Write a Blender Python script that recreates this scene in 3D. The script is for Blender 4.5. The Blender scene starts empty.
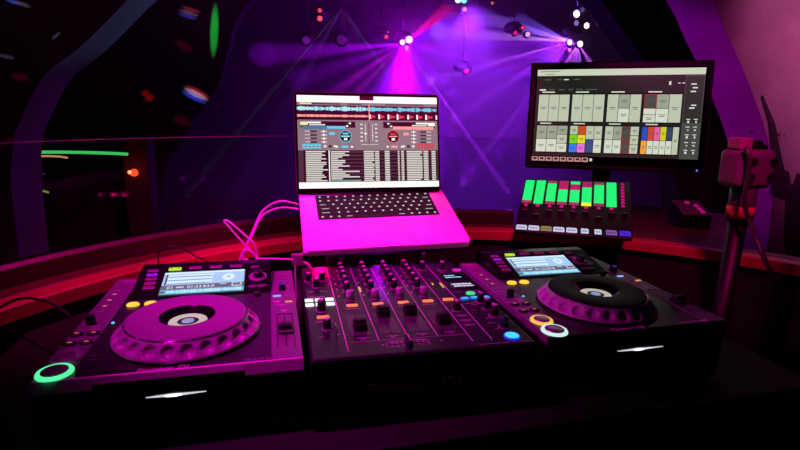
import bpy, bmesh, math, random
from mathutils import Vector, Matrix, Euler
random.seed(7)
SC = bpy.context.scene
COL = SC.collection
R = math.radians

# ------------------------------------------------------------------ camera, world, exposure
cam_d = bpy.data.cameras.new('camera')
cam = bpy.data.objects.new('camera', cam_d); COL.objects.link(cam)
cam.location = (-0.0449, -0.6306, 0.3294)
cam.rotation_euler = (R(76.879), R(-1.619), R(-14.293))
cam_d.sensor_width = 36; cam_d.lens = 36 * 500.1 / 800
cam_d.clip_start = 0.01; cam_d.clip_end = 100
SC.camera = cam
w = bpy.data.worlds.new('night'); SC.world = w; w.use_nodes = True
w.node_tree.nodes['Background'].inputs[0].default_value = (0.25, 0.03, 0.3, 1)
w.node_tree.nodes['Background'].inputs[1].default_value = 0.012
SC.view_settings.view_transform = 'Standard'; SC.view_settings.look = 'None'
SC.view_settings.exposure = 0; SC.view_settings.gamma = 1
SC.view_settings.use_curve_mapping = False
SC.cycles.volume_bounces = 0
SC.cycles.sample_clamp_indirect = 4

def light(kind, name, loc, color, energy, target=None, size=None, angle=None, blend=0.5, parent=None, scale=None, roll=0):
    d = bpy.data.lights.new(name, kind); d.color = color; d.energy = energy
    o = bpy.data.objects.new(name, d); COL.objects.link(o); o.location = loc
    if target is not None:
        q = (Vector(target) - Vector(loc)).to_track_quat('-Z', 'Y')
        if roll: q = q @ Euler((0, 0, roll)).to_quaternion()
        o.rotation_euler = q.to_euler()
    if kind == 'AREA':
        d.size = size or 0.3
    else:
        d.shadow_soft_size = size if size is not None else 0.02
    if kind == 'SPOT':
        d.spot_size = R(angle or 30); d.spot_blend = blend
    if scale: o.scale = scale
    return o

MAG = (1.0, 0.0, 0.62)
# the booth's magenta wash (a ceiling spot up and left of the decks)
light('SPOT', 'magenta_wash', (-0.50, 0.02, 1.20), (1.0, 0.0, 0.66), 125, (0.03, 0.30, 0.0), 0.04, 40, 0.85)
light('SPOT', 'magenta_wash', (-1.0, 0.35, 0.75), (1.0, 0.0, 0.66), 42, (0.30, 0.12, 0.0), 0.04, 34, 0.9)
light('SPOT', 'crimson_wash', (0.45, -0.2, 1.2), (1.0, 0.0, 0.30), 75, (0.25, 1.1, -0.04), 0.05, 56, 0.5)
light('SPOT', 'crimson_wash', (-0.2, 0.5, 0.9), (1.0, 0.0, 0.36), 40, (-0.33, 0.70, -0.04), 0.05, 60, 0.9)
light('SPOT', 'crimson_wash', (0.75, -0.1, 0.8), (1.0, 0.0, 0.30), 34, (1.0, 0.62, -0.04), 0.05, 44, 0.9)
# the plaster pier on the right: pink light from the booth ceiling
light('SPOT', 'pink_wall_wash', (1.9, -0.6, 1.4), (1.0, 0.18, 0.48), 290, (3.35, 1.6, 0.95), 0.1, 54, 0.9)
light('SPOT', 'magenta_wall_wash', (0.6, 0.4, 0.9), (1.0, 0.0, 0.5), 70, (2.9, 1.75, 0.1), 0.1, 44, 0.9)
# coloured light from the dance floor that falls on the inside of the arch
light('SPOT', 'violet_arch_wash', (1.2, 2.5, 1.0), (0.55, 0.0, 0.9), 60, (2.5, 1.8, 0.5), 0.1, 46, 0.8)
light('SPOT', 'teal_arch_wash', (0.3, 2.6, 0.4), (0.10, 0.6, 0.8), 6, (-0.68, 1.7, 0.72), 0.05, 30, 0.9)

light('POINT', 'violet_passage_fill', (-0.15, 2.35, 1.1), (0.7, 0.0, 0.75), 3.0, size=0.2)  # added fill that lifts the dark wall between the arches

# ------------------------------------------------------------------ materials
def lin(c):
    return tuple(((v / 255) / 12.92 if v / 255 <= 0.04045 else ((v / 255 + 0.055) / 1.055) ** 2.4) for v in c)
MT = {}
def mat(name, rgb, rough=0.5, metal=0.0, emit=None, strength=1.0, spec=0.5, noise=None, bump=None, trans=0.0, coat=0.0):
    """rgb/emit are 0-255 sRGB; noise=(scale, second rgb, detail); bump=(scale, strength)"""
    if name in MT: return MT[name]
    m = bpy.data.materials.new(name); m.use_nodes = True; nt = m.node_tree
    b = nt.nodes['Principled BSDF']
    b.inputs['Base Color'].default_value = (*lin(rgb), 1)
    b.inputs['Roughness'].default_value = rough; b.inputs['Metallic'].default_value = metal
    b.inputs['Specular IOR Level'].default_value = spec
    if trans: b.inputs['Transmission Weight'].default_value = trans
    if coat: b.inputs['Coat Weight'].default_value = coat
    if emit is not None:
        b.inputs['Emission Color'].default_value = (*lin(emit), 1); b.inputs['Emission Strength'].default_value = strength
    if noise or bump:
        tc = nt.nodes.new('ShaderNodeTexCoord')
    if noise:
        n = nt.nodes.new('ShaderNodeTexNoise'); n.inputs['Scale'].default_value = noise[0]; n.inputs['Detail'].default_value = noise[2]
        r = nt.nodes.new('ShaderNodeValToRGB'); r.color_ramp.elements[0].position = 0.35; r.color_ramp.elements[1].position = 0.65
        r.color_ramp.elements[0].color = (*lin(rgb), 1); r.color_ramp.elements[1].color = (*lin(noise[1]), 1)
        nt.links.new(tc.outputs['Object'], n.inputs['Vector']); nt.links.new(n.outputs['Fac'], r.inputs[0]); nt.links.new(r.outputs[0], b.inputs['Base Color'])
    if bump:
        n = nt.nodes.new('ShaderNodeTexNoise'); n.inputs['Scale'].default_value = bump[0]; n.inputs['Detail'].default_value = 6
        bp = nt.nodes.new('ShaderNodeBump'); bp.inputs['Strength'].default_value = bump[1]; bp.inputs['Distance'].default_value = 0.02
        nt.links.new(tc.outputs['Object'], n.inputs['Vector']); nt.links.new(n.outputs['Fac'], bp.inputs['Height']); nt.links.new(bp.outputs[0], b.inputs['Normal'])
    MT[name] = m
    return m
def glow(name, rgb, s=1.0):
    return mat('glow_' + name, (8, 8, 8), 0.5, emit=rgb, strength=s)
black = mat('black_plastic', (9, 8, 10), 0.4)
front_black = mat('front_black', (5, 4, 6), 0.5)
knobm = mat('knob_rubber', (9, 8, 10), 0.5)
face = mat('deck_face', (44, 29, 46), 0.32, spec=0.35, noise=(300, (40, 26, 42), 2))
mixface = mat('mixer_face', (33, 19, 38), 0.4, spec=0.35, noise=(300, (29, 16, 34), 2))
silver = mat('silver_paint', (106, 100, 108), 0.42, noise=(700, (100, 94, 102), 1))
lipm = mat('silver_lip', (215, 210, 216), 0.4)
alu = mat('aluminium', (225, 222, 225), 0.55, spec=0.3)
chrome = mat('chrome', (200, 200, 205), 0.16, metal=1.0)
grey = mat('light_grey_print', (190, 180, 190), 0.6)
ink = mat('dim_print', (110, 96, 110), 0.6)
cap = mat('knob_cap', (185, 170, 185), 0.4)
wellm = mat('keyboard_black', (7, 6, 8), 0.7)
rubber = mat('rubber_cable', (20, 18, 20), 0.5)
white_cable = mat('white_cable', (215, 205, 215), 0.45)

# ------------------------------------------------------------------ mesh builder
class MB:
    def __init__(s): s.bm = bmesh.new()
    def _merge(s, b, mi, mtx=None):
        if mtx is not None: b.transform(mtx)
        for f in b.faces: f.material_index = mi
        me = bpy.data.meshes.new('t'); b.to_mesh(me); b.free(); s.bm.from_mesh(me); bpy.data.meshes.remove(me)
    def box(s, x0, x1, y0, y1, z0, z1, mi=0, bev=0, seg=2, mtx=None):
        b = bmesh.new(); bmesh.ops.create_cube(b, size=1)
        for v in b.verts:
            v.co = Vector(((x0 + x1) / 2 + v.co.x * (x1 - x0), (y0 + y1) / 2 + v.co.y * (y1 - y0), (z0 + z1) / 2 + v.co.z * (z1 - z0)))
        if bev: bmesh.ops.bevel(b, geom=b.edges[:], offset=bev, segments=seg, profile=0.5, affect='EDGES')
        s._merge(b, mi, mtx); return s
    def quad(s, x0, x1, y0, y1, z, mi=0):
        vs = [s.bm.verts.new(p) for p in ((x0, y0, z), (x1, y0, z), (x1, y1, z), (x0, y1, z))]
        f = s.bm.faces.new(vs); f.material_index = mi; return s
    def lathe(s, prof, seg=32, c=(0, 0, 0), mi=0, mtx=None, smooth=True, sx=1, sy=1):
        b = bmesh.new(); rings = []
        for r, z in prof:
            if r < 1e-6: rings.append([b.verts.new((0, 0, z))])
            else: rings.append([b.verts.new((sx * r * math.cos(2 * math.pi * i / seg), sy * r * math.sin(2 * math.pi * i / seg), z)) for i in range(seg)])
        for a, d in zip(rings, rings[1:]):
            for i in range(seg):
                j = (i + 1) % seg
                if len(a) == 1 and len(d) == 1: continue
                if len(a) == 1: f = b.faces.new((a[0], d[i], d[j]))
                elif len(d) == 1: f = b.faces.new((a[i], a[j], d[0]))
                else: f = b.faces.new((a[i], a[j], d[j], d[i]))
                f.smooth = smooth
        bmesh.ops.recalc_face_normals(b, faces=b.faces[:])
        b.transform(Matrix.Translation(c)); s._merge(b, mi, mtx); return s
    def prism(s, pts, z0, z1, mi=0, mtx=None):
        b = bmesh.new()
        lo = [b.verts.new((x, y, z0)) for x, y in pts]; hi = [b.verts.new((x, y, z1)) for x, y in pts]
        n = len(pts)
        b.faces.new(lo[::-1]); b.faces.new(hi)
        for i in range(n): b.faces.new((lo[i], lo[(i + 1) % n], hi[(i + 1) % n], hi[i]))
        bmesh.ops.recalc_face_normals(b, faces=b.faces[:])
        s._merge(b, mi, mtx); return s
    def tube(s, pts, r, mi=0, seg=8, sub=6):
        P = [Vector(p) for p in pts]; Q = []
        if len(P) > 2:
            E_ = [P[0] * 2 - P[1]] + P + [P[-1] * 2 - P[-2]]
            for i in range(1, len(E_) - 2):
                a, b_, c_, d = E_[i - 1:i + 3]
                for k in range(sub):
                    t = k / sub
                    Q.append(0.5 * ((2 * b_) + (c_ - a) * t + (2 * a - 5 * b_ + 4 * c_ - d) * t * t + (3 * b_ - a - 3 * c_ + d) * t ** 3))
            Q.append(P[-1])
        else: Q = P
        b = bmesh.new(); rings = []; up = Vector((0, 0, 1))
        for i, p in enumerate(Q):
            t = (Q[min(i + 1, len(Q) - 1)] - Q[max(i - 1, 0)]).normalized()
            n = t.cross(up)
            if n.length < 1e-3: n = t.cross(Vector((0, 1, 0)))
            n.normalize(); m = t.cross(n)
            rings.append([b.verts.new(p + (n * math.cos(a) + m * math.sin(a)) * r) for a in [2 * math.pi * k / seg for k in range(seg)]])
        for a, d in zip(rings, rings[1:]):
            for i in range(seg):
                f = b.faces.new((a[i], a[(i + 1) % seg], d[(i + 1) % seg], d[i])); f.smooth = True
        b.faces.new(rings[0]); b.faces.new(rings[-1][::-1])
        bmesh.ops.recalc_face_normals(b, faces=b.faces[:])
        s._merge(b, mi); return s
    def text(s, txt, size, mtx, mi=0, ext=0.0002, shear=0, sx=1.0):
        cu = bpy.data.curves.new('t', 'FONT'); cu.body = txt; cu.size = size; cu.extrude = ext; cu.shear = shear; cu.resolution_u = 3
        cu.align_x = 'LEFT'
        o = bpy.data.objects.new('t', cu); COL.objects.link(o)
        bpy.context.view_layer.update()
        dg = bpy.context.evaluated_depsgraph_get()
        me = bpy.data.meshes.new_from_object(o.evaluated_get(dg))
        b = bmesh.new(); b.from_mesh(me); b.transform(Matrix.Diagonal((sx, 1, 1, 1)))
        bpy.data.objects.remove(o); bpy.data.meshes.remove(me); bpy.data.curves.remove(cu)
        s._merge(b, mi, mtx); return s
    def mesh(s, name, mats):
        me = bpy.data.meshes.new(name); s.bm.to_mesh(me); s.bm.free()
        for m in (mats if isinstance(mats, (list, tuple)) else [mats]): me.materials.append(m)
        return me
    def build(s, name, mats, parent=None, loc=(0, 0, 0), rot=(0, 0, 0), label=None):
        return inst(name, s.mesh(name, mats), parent, loc, rot, label)
def inst(name, me, parent=None, loc=(0, 0, 0), rot=(0, 0, 0), label=None):
    o = bpy.data.objects.new(name, me); COL.objects.link(o); o.location = loc; o.rotation_euler = rot
    if parent: o.parent = parent
    if label: o['label'] = label
    return o
def T(x, y, z): return Matrix.Translation((x, y, z))
def tag(o, label, cat, group=None, kind=None):
    o['label'] = label; o['category'] = cat
    if group: o['group'] = group
    if kind: o['kind'] = kind
    return o
def thing(name, label, cat, loc=(0, 0, 0), rot=(0, 0, 0), group=None):
    o = bpy.data.objects.new(name, None); COL.objects.link(o); o.location = loc; o.rotation_euler = rot
    o.empty_display_size = 0.05
    return tag(o, label, cat, group)
def struct(o, label=None):
    o['kind'] = 'structure'
    if label: o['label'] = label
    return o

# ------------------------------------------------------------------ the room
FZ = -1.05
CEIL = 1.95
plaster = mat('plaster', (150, 140, 150), 0.85, noise=(3, (128, 116, 128), 6), bump=(9, 0.5))
# the pier plaster with chipped cracks
m = plaster; nt = m.node_tree; bs = nt.nodes['Principled BSDF']
src = bs.inputs['Base Color'].links[0].from_socket
tc = [n for n in nt.nodes if n.type == 'TEX_COORD'][0]
n1 = nt.nodes.new('ShaderNodeTexNoise'); n1.inputs['Scale'].default_value = 2.6; n1.inputs['Detail'].default_value = 10; n1.inputs['Roughness'].default_value = 0.7
r1 = nt.nodes.new('ShaderNodeValToRGB'); r1.color_ramp.elements[0].position = 0.34; r1.color_ramp.elements[1].position = 0.37
nt.links.new(tc.outputs['Object'], n1.inputs['Vector']); nt.links.new(n1.outputs['Fac'], r1.inputs[0])
mx = nt.nodes.new('ShaderNodeMix'); mx.data_type = 'RGBA'
nt.links.new(r1.outputs[0], mx.inputs['Factor']); mx.inputs['A'].default_value = (0.06, 0.05, 0.06, 1)
nt.links.new(src, mx.inputs['B']); nt.links.new(mx.outputs['Result'], bs.inputs['Base Color'])

darkwall = mat('dark_painted_wall', (46, 34, 44), 0.8, noise=(4, (36, 27, 36), 5), bump=(10, 0.3))
backwall = mat('back_wall_paint', (30, 26, 34), 0.8, noise=(1.3, (20, 17, 23), 6), bump=(6, 0.3))
floorm = mat('dance_floor', (60, 56, 66), 0.35, noise=(2, (40, 36, 44), 5))
def room_box(name, x0, x1, y0, y1, z0, z1, m):
    return struct(MB().box(x0, x1, y0, y1, z0, z1).build(name, m))
room_box('floor', -3.2, 7.2, 1.6, 8.2, FZ - 0.1, FZ, floorm)
room_box('floor', -3.2, 7.2, -2.4, 1.6, FZ - 0.1, FZ, mat('booth_floor', (14, 12, 15), 0.8, noise=(5, (20, 17, 21), 4)))
room_box('ceiling', -3.2, 7.2, 1.6, 8.2, CEIL, CEIL + 0.1, darkwall)
room_box('wall_back', -3.2, 7.2, 8.0, 8.2, FZ, CEIL, backwall)
room_box('wall_left', -3.3, -3.2, 1.6, 8.2, FZ, CEIL, darkwall)
room_box('wall_right', 7.2, 7.3, 1.6, 8.2, FZ, CEIL, darkwall)

def smooth_pts(pts, sub=5):
    P = [Vector((a, b, 0)) for a, b in pts]; E_ = [P[0]] + P + [P[-1]]; Q = []
    for i in range(1, len(E_) - 2):
        a, b_, c_, d = E_[i - 1:i + 3]
        for k in range(sub):
            t = k / sub
            v = 0.5 * ((2 * b_) + (c_ - a) * t + (2 * a - 5 * b_ + 4 * c_ - d) * t * t + (3 * b_ - a - 3 * c_ + d) * t ** 3)
            Q.append((v.x, v.y))
    Q.append((P[-1].x, P[-1].y)); return Q
def arch_wall(name, pts, y0, y1, x0, x1, ztop, mats, label):
    """wall with an arched opening; pts run from left foot over the crown to the right foot"""
    bm = bmesh.new(); n = len(pts)
    L = [0]
    for a, b in zip(pts, pts[1:]): L.append(L[-1] + math.dist(a, b))
    zb = pts[0][1]; per = [(ztop - zb), (x1 - x0), (ztop - zb)]; tot = sum(per)
    def outer(t):
        d = t * tot
        if d < per[0]: return (x0, zb + d)
        if d < per[0] + per[1]: return (x0 + d - per[0], ztop)
        return (x1, ztop - (d - per[0] - per[1]))
    rows = []
    for p, l in zip(pts, L):
        o = outer(l / L[-1])
        rows.append([bm.verts.new((p[0], y0, p[1])), bm.verts.new((p[0], y1, p[1])), bm.verts.new((o[0], y0, o[1])), bm.verts.new((o[0], y1, o[1]))])
    for a, b in zip(rows, rows[1:]):
        for q, mi in (((a[0], b[0], b[2], a[2]), 0), ((a[1], a[3], b[3], b[1]), 0), ((a[0], a[1], b[1], b[0]), 1), ((a[2], b[2], b[3], a[3]), 0)):
            f = bm.faces.new(q); f.material_index = mi; f.smooth = False
    bmesh.ops.recalc_face_normals(bm, faces=bm.faces[:])
    me = bpy.data.meshes.new(name); bm.to_mesh(me); bm.free()
    for m_ in mats: me.materials.append(m_)
    return struct(inst(name, me), label)
A1 = smooth_pts([(-1.03, FZ), (-1.03, -0.4), (-1.02, 0.0), (-0.99, 0.17), (-0.95, 0.26), (-0.858, 0.414), (-0.731, 0.52), (-0.6, 0.65), (-0.5, 0.75), (-0.2, 1.02),
                 (0.3, 1.28), (0.9, 1.4), (1.5, 1.3), (1.9, 1.09), (2.121, 0.903), (2.236, 0.76), (2.358, 0.62), (2.505, 0.428), (2.627, 0.25), (2.71, 0.09), (2.76, -0.1), (2.8, -0.5), (2.8, FZ)])
arch_wall('wall_front', A1, 1.6, 1.87, -3.2, 7.2, CEIL, [plaster, plaster], 'plastered arch wall around the booth opening')
A2 = smooth_pts([(-0.82, FZ), (-0.80, -0.5), (-0.72, -0.1), (-0.58, 0.15), (-0.38, 0.42), (-0.30, 0.65), (-0.22, 0.88), (0.0, 1.12), (0.4, 1.34), (1.0, 1.52), (1.6, 1.50), (2.1, 1.36), (2.441, 1.183), (2.695, 0.96), (3.03, 0.62), (3.3, 0.1), (3.5, -0.5), (3.55, FZ)])
arch_wall('wall_middle', A2, 3.0, 3.22, -3.2, 7.2, CEIL, [darkwall, darkwall], 'dark arch wall beyond the booth')

# haze in the dance room
hz = bpy.data.materials.new('thin_haze'); hz.use_nodes = True; nt = hz.node_tree
nt.nodes.remove(nt.nodes['Principled BSDF'])
vs = nt.nodes.new('ShaderNodeVolumeScatter'); vs.inputs['Density'].default_value = 0.16; vs.inputs['Anisotropy'].default_value = 0.0
vs.inputs['Color'].default_value = (1, 1, 1, 1)
nt.links.new(vs.outputs[0], nt.nodes['Material Output'].inputs['Volume'])
tag(MB().box(-3.15, 7.15, 3.3, 7.95, FZ + 0.01, CEIL - 0.02).build('haze', hz), 'thin stage haze hanging in the dance room', 'haze', kind='stuff')

# ------------------------------------------------------------------ booth counter, rail and glass
CX, CY = 0.378, -0.264
counter_m = mat('varnished_red_wood', (150, 70, 60), 0.35, noise=(6, (126, 54, 48), 8), coat=0.3)
rail_m = mat('dark_red_wood', (52, 22, 26), 0.4, noise=(8, (42, 17, 22), 6))
def sector(r0, r1, a0, a1, z0, z1, n=72, chamfer=0.004):
    bm = bmesh.new(); rows = []
    for i in range(n + 1):
        a = R(a0 + (a1 - a0) * i / n); c, s_ = math.cos(a), math.sin(a)
        prof = [(r0, z0), (r0, z1 - chamfer), (r0 + chamfer, z1), (r1 - chamfer, z1), (r1, z1 - chamfer), (r1, z0)]
        rows.append([bm.verts.new((CX + r * c, CY + r * s_, z)) for r, z in prof])
    for a, b in zip(rows, rows[1:]):
        for k in range(6): bm.faces.new((a[k], a[(k + 1) % 6], b[(k + 1) % 6], b[k]))
    bm.faces.new(rows[0]); bm.faces.new(rows[-1][::-1])
    bmesh.ops.recalc_face_normals(bm, faces=bm.faces[:])
    s = MB(); s.bm.free(); s.bm = bm; return s
ct = thing('booth_counter', 'curved red wooden counter top running round the back of the booth', 'counter', (CX, CY + 1.15, FZ))
off = (-CX, -(CY + 1.15), -FZ)
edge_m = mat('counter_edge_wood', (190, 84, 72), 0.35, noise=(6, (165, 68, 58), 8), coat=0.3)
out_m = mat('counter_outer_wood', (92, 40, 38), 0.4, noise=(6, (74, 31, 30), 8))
sector(1.10, 1.152, -35, 215, -0.075, -0.045).build('inner_band', edge_m, ct, off, label='brighter red band along the inner edge')
sector(1.1525, 1.206, -35, 215, -0.075, -0.0455).build('outer_band', out_m, ct, off, label='darker red band towards the rail')  # outer band of the counter, darker than the inner one
sh = sector(1.2065, 1.80, 40, 62, -0.075, -0.0457)
_s2 = sector(1.2065, 1.33, 62, 70, -0.075, -0.0457); _m = bpy.data.meshes.new('t'); _s2.bm.to_mesh(_m); sh.bm.from_mesh(_m)
sh.build('wide_shelf', out_m, ct, off, label='wide shelf section under the monitor')
sector(1.12, 1.16, -35, 215, FZ, -0.0752, chamfer=0.001).build('counter_front', mat('counter_front_black', (16, 9, 12), 0.7), ct, off)
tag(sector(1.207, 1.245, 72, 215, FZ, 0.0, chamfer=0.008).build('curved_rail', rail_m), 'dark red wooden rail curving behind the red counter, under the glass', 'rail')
gm = bpy.data.materials.new('clear_glass'); gm.use_nodes = True; nt = gm.node_tree
b_ = nt.nodes['Principled BSDF']; b_.inputs['Transmission Weight'].default_value = 1; b_.inputs['Roughness'].default_value = 0.0
b_.inputs['IOR'].default_value = 1.12; b_.inputs['Base Color'].default_value = (0.97, 0.98, 1, 1)
gl = thing('glass_screen', 'low curved clear glass screen standing on the dark rail', 'glass screen', (CX, CY + 1.226, 0))
offg = (-CX, -(CY + 1.226), 0)
g_ = sector(1.223, 1.229, 72, 205, 0.001, 0.240, chamfer=0.0005).build('glass_pane', gm, gl, offg)
sector(1.2225, 1.2295, 72, 205, 0.2402, 0.2412, chamfer=0.0002).build('polished_edge', mat('glass_edge', (120, 100, 130), 0.3), gl, offg)

# ------------------------------------------------------------------ table
tb = thing('equipment_table', 'black table carrying the two decks and the mixer', 'table', (0.17, 0.28, FZ))
TZ = -0.108
MB().box(-0.68, 0.68, -0.35, 0.34, -0.03, 0, bev=0.004).build('table_top', mat('table_black', (4, 4, 5), 0.7), tb, (0, 0, TZ - FZ))
MB().box(-0.66, 0.66, -0.335, -0.32, 0.12, TZ - FZ - 0.0302).build('front_panel', mat('panel_black', (3, 3, 4), 0.9), tb)
lg = MB().box(-0.02, 0.02, -0.02, 0.02, 0, TZ - FZ - 0.0302, bev=0.003).mesh('leg', black)
for sx in (-1, 1):
    for sy in (-0.3, 0.3): inst('leg', lg, tb, (0.62 * sx, sy, 0))

# ------------------------------------------------------------------ the media players
HD = 0.106
pad_small = MB().box(-0.0085, 0.0085, -0.004, 0.004, 0, 0.003, bev=0.001).mesh('button', [mat('button_violet_grey', (120, 110, 125), 0.4)])
def tapered(r0, r1, h, seg=24): return [(0, 0), (r0, 0), (r1, h - 0.0012), (r1 - 0.0012, h), (0, h)]
knob_me = MB().lathe(tapered(0.0064, 0.0055, 0.017), 20).lathe([(0, 0.0171), (0.0042, 0.0171), (0.0042, 0.0176), (0, 0.0176)], 16, mi=1).box(-0.0006, 0.0006, 0.001, 0.0056, 0.0165, 0.018, 2).mesh('knob', [knobm, cap, grey])
toggle_ring = {}

def dimple_ring(seg_n=24):
    """jog wheel skirt with round finger dimples"""
    s = MB(); bm = bmesh.new(); N = 528; prof = []
    J = 14
    for j in range(J + 1):
        t = j / J
        prof.append((0.1010 - 0.0165 * t, 0.005 + 0.018 * t))
    rings = []
    for j, (r, z) in enumerate(prof):
        row = []
        for i in range(N):
            a = 2 * math.pi * i / N
            ph = ((i / N * seg_n) % 1 - 0.5) / 0.5          # -1..1 in one dimple cell
            u = ph * (math.pi * 0.093 / seg_n); v_ = (j / J - 0.50) * 0.0244
            d = math.hypot(u, v_) / 0.0090
            dep = 0.0058 * math.sqrt(max(0, 1 - d * d)) if d < 1 else 0
            rr = r - dep * 0.70; zz = z - dep * 0.60
            row.append(bm.verts.new((rr * math.cos(a), rr * math.sin(a), zz)))
        rings.append(row)
    lo = [bm.verts.new((0.1010 * math.cos(2 * math.pi * i / N), 0.1010 * math.sin(2 * math.pi * i / N), 0.001)) for i in range(N)]
    rings.insert(0, lo)
    hi = [bm.verts.new((0.080 * math.cos(2 * math.pi * i / N), 0.080 * math.sin(2 * math.pi * i / N), 0.0232)) for i in range(N)]
    rings.append(hi)
    for a, b in zip(rings, rings[1:]):
        for i in range(N):
            f = bm.faces.new((a[i], a[(i + 1) % N], b[(i + 1) % N], b[i])); f.smooth = True
    bmesh.ops.recalc_face_normals(bm, faces=bm.faces[:])
    s.bm.free(); s.bm = bm; return s
skirt_me = dimple_ring().mesh('jog_skirt', mat('jog_plastic', (150, 142, 152), 0.3))
stud_me = MB().lathe([(0, 0), (0.0011, 0), (0.0008, 0.0012), (0, 0.0014)], 8).mesh('stud', chrome)
disc_me = MB().lathe([(0.0385, 0.0200), (0.0385, 0.0262), (0.040, 0.0268), (0.0795, 0.0268), (0.0820, 0.0260), (0.0830, 0.0236), (0.0780, 0.0232), (0.0780, 0.012), (0.0, 0.012)], 96).mesh('jog_disc', mat('jog_top', (122, 114, 124), 0.38))
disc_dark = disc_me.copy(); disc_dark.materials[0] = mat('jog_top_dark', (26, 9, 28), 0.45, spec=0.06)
rim_me = MB().lathe([(0.0831, 0.0236), (0.0840, 0.0250), (0.0848, 0.0238), (0.0840, 0.0228)], 96).mesh('jog_rim', chrome)
well_me = MB().lathe([(0.0384, 0.0266), (0.0375, 0.0262), (0.0285, 0.0165), (0.0, 0.0165)], 64).mesh('jog_well', mat('gloss_black', (10, 9, 11), 0.12))

ui_bg = glow('deck_blue', (165, 200, 240), 1.05); ui_lt = glow('deck_pale', (205, 232, 255), 1.1)
ui_gr = glow('deck_grey', (110, 112, 140), 0.8); ui_cy = glow('deck_cyan', (70, 190, 215), 1.1); ui_wh = glow('deck_white', (240, 245, 255), 1.0); ui_dk = glow('deck_slate', (55, 70, 90), 0.6)
def deck_screen_mesh():
    s = MB(); W, H = 0.140, 0.0705; e = 0.0003
    q = lambda u0, u1, v0, v1, mi, k=1: s.quad(W * u0, W * u1, H * (1 - v1), H * (1 - v0), e * k, mi)
    s.box(-0.001, W + 0.001, -0.001, H + 0.001, -0.002, 0, 5)
    q(0, 1, 0, 1, 0)
    q(0, 1, 0, .09, 1, 2); q(.03, .62, .14, .2, 1, 2); q(.03, .6, .26, .36, 1, 2); q(.03, .6, .42, .52, 1, 2); q(.03, .05, .1, .6, 5, 3)
    q(.06, .58, .22, .235, 5, 2); q(.06, .58, .385, .4, 5, 2); q(.06, .52, .55, .565, 5, 2)
    q(.62, .98, .1, .58, 0, 2)
    s.lathe([(0, 0), (0.011, 0), (0.011, .0002), (0, .0002)], 24, (W * .8, H * .66, e * 3), 1)
    s.lathe([(0, 0), (0.004, 0), (0.004, .0002), (0, .0002)], 16, (W * .8, H * .66, e * 4), 0)
    q(0, 1, .61, .82, 2, 2); q(0, 1, .83, 1, 3, 2); q(0.0, .06, .86, .97, 2, 3)
    q(.85, .97, .63, .78, 4, 3); q(.86, .96, .65, .76, 2, 4); q(.18, .27, .70, .74, 4, 3); q(.7, .78, .65, .67, 4, 3)
    s.text('01', 0.012, T(W * .07, H * .21, e * 4), 4, 0); s.text('01:33.83.0', 0.011, T(W * .31, H * .215, e * 4), 4, 0)
    random.seed(3)
    for i in range(52):
        h = random.uniform(.02, .075); u = .08 + i * .0172
        q(u, u + .011, .915 - h, .915 + h, 1 if i % 3 else 4, 3)
    return s.mesh('screen', [ui_bg, ui_lt, ui_gr, ui_cy, ui_wh, ui_dk])
screen_me = deck_screen_mesh()

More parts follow.
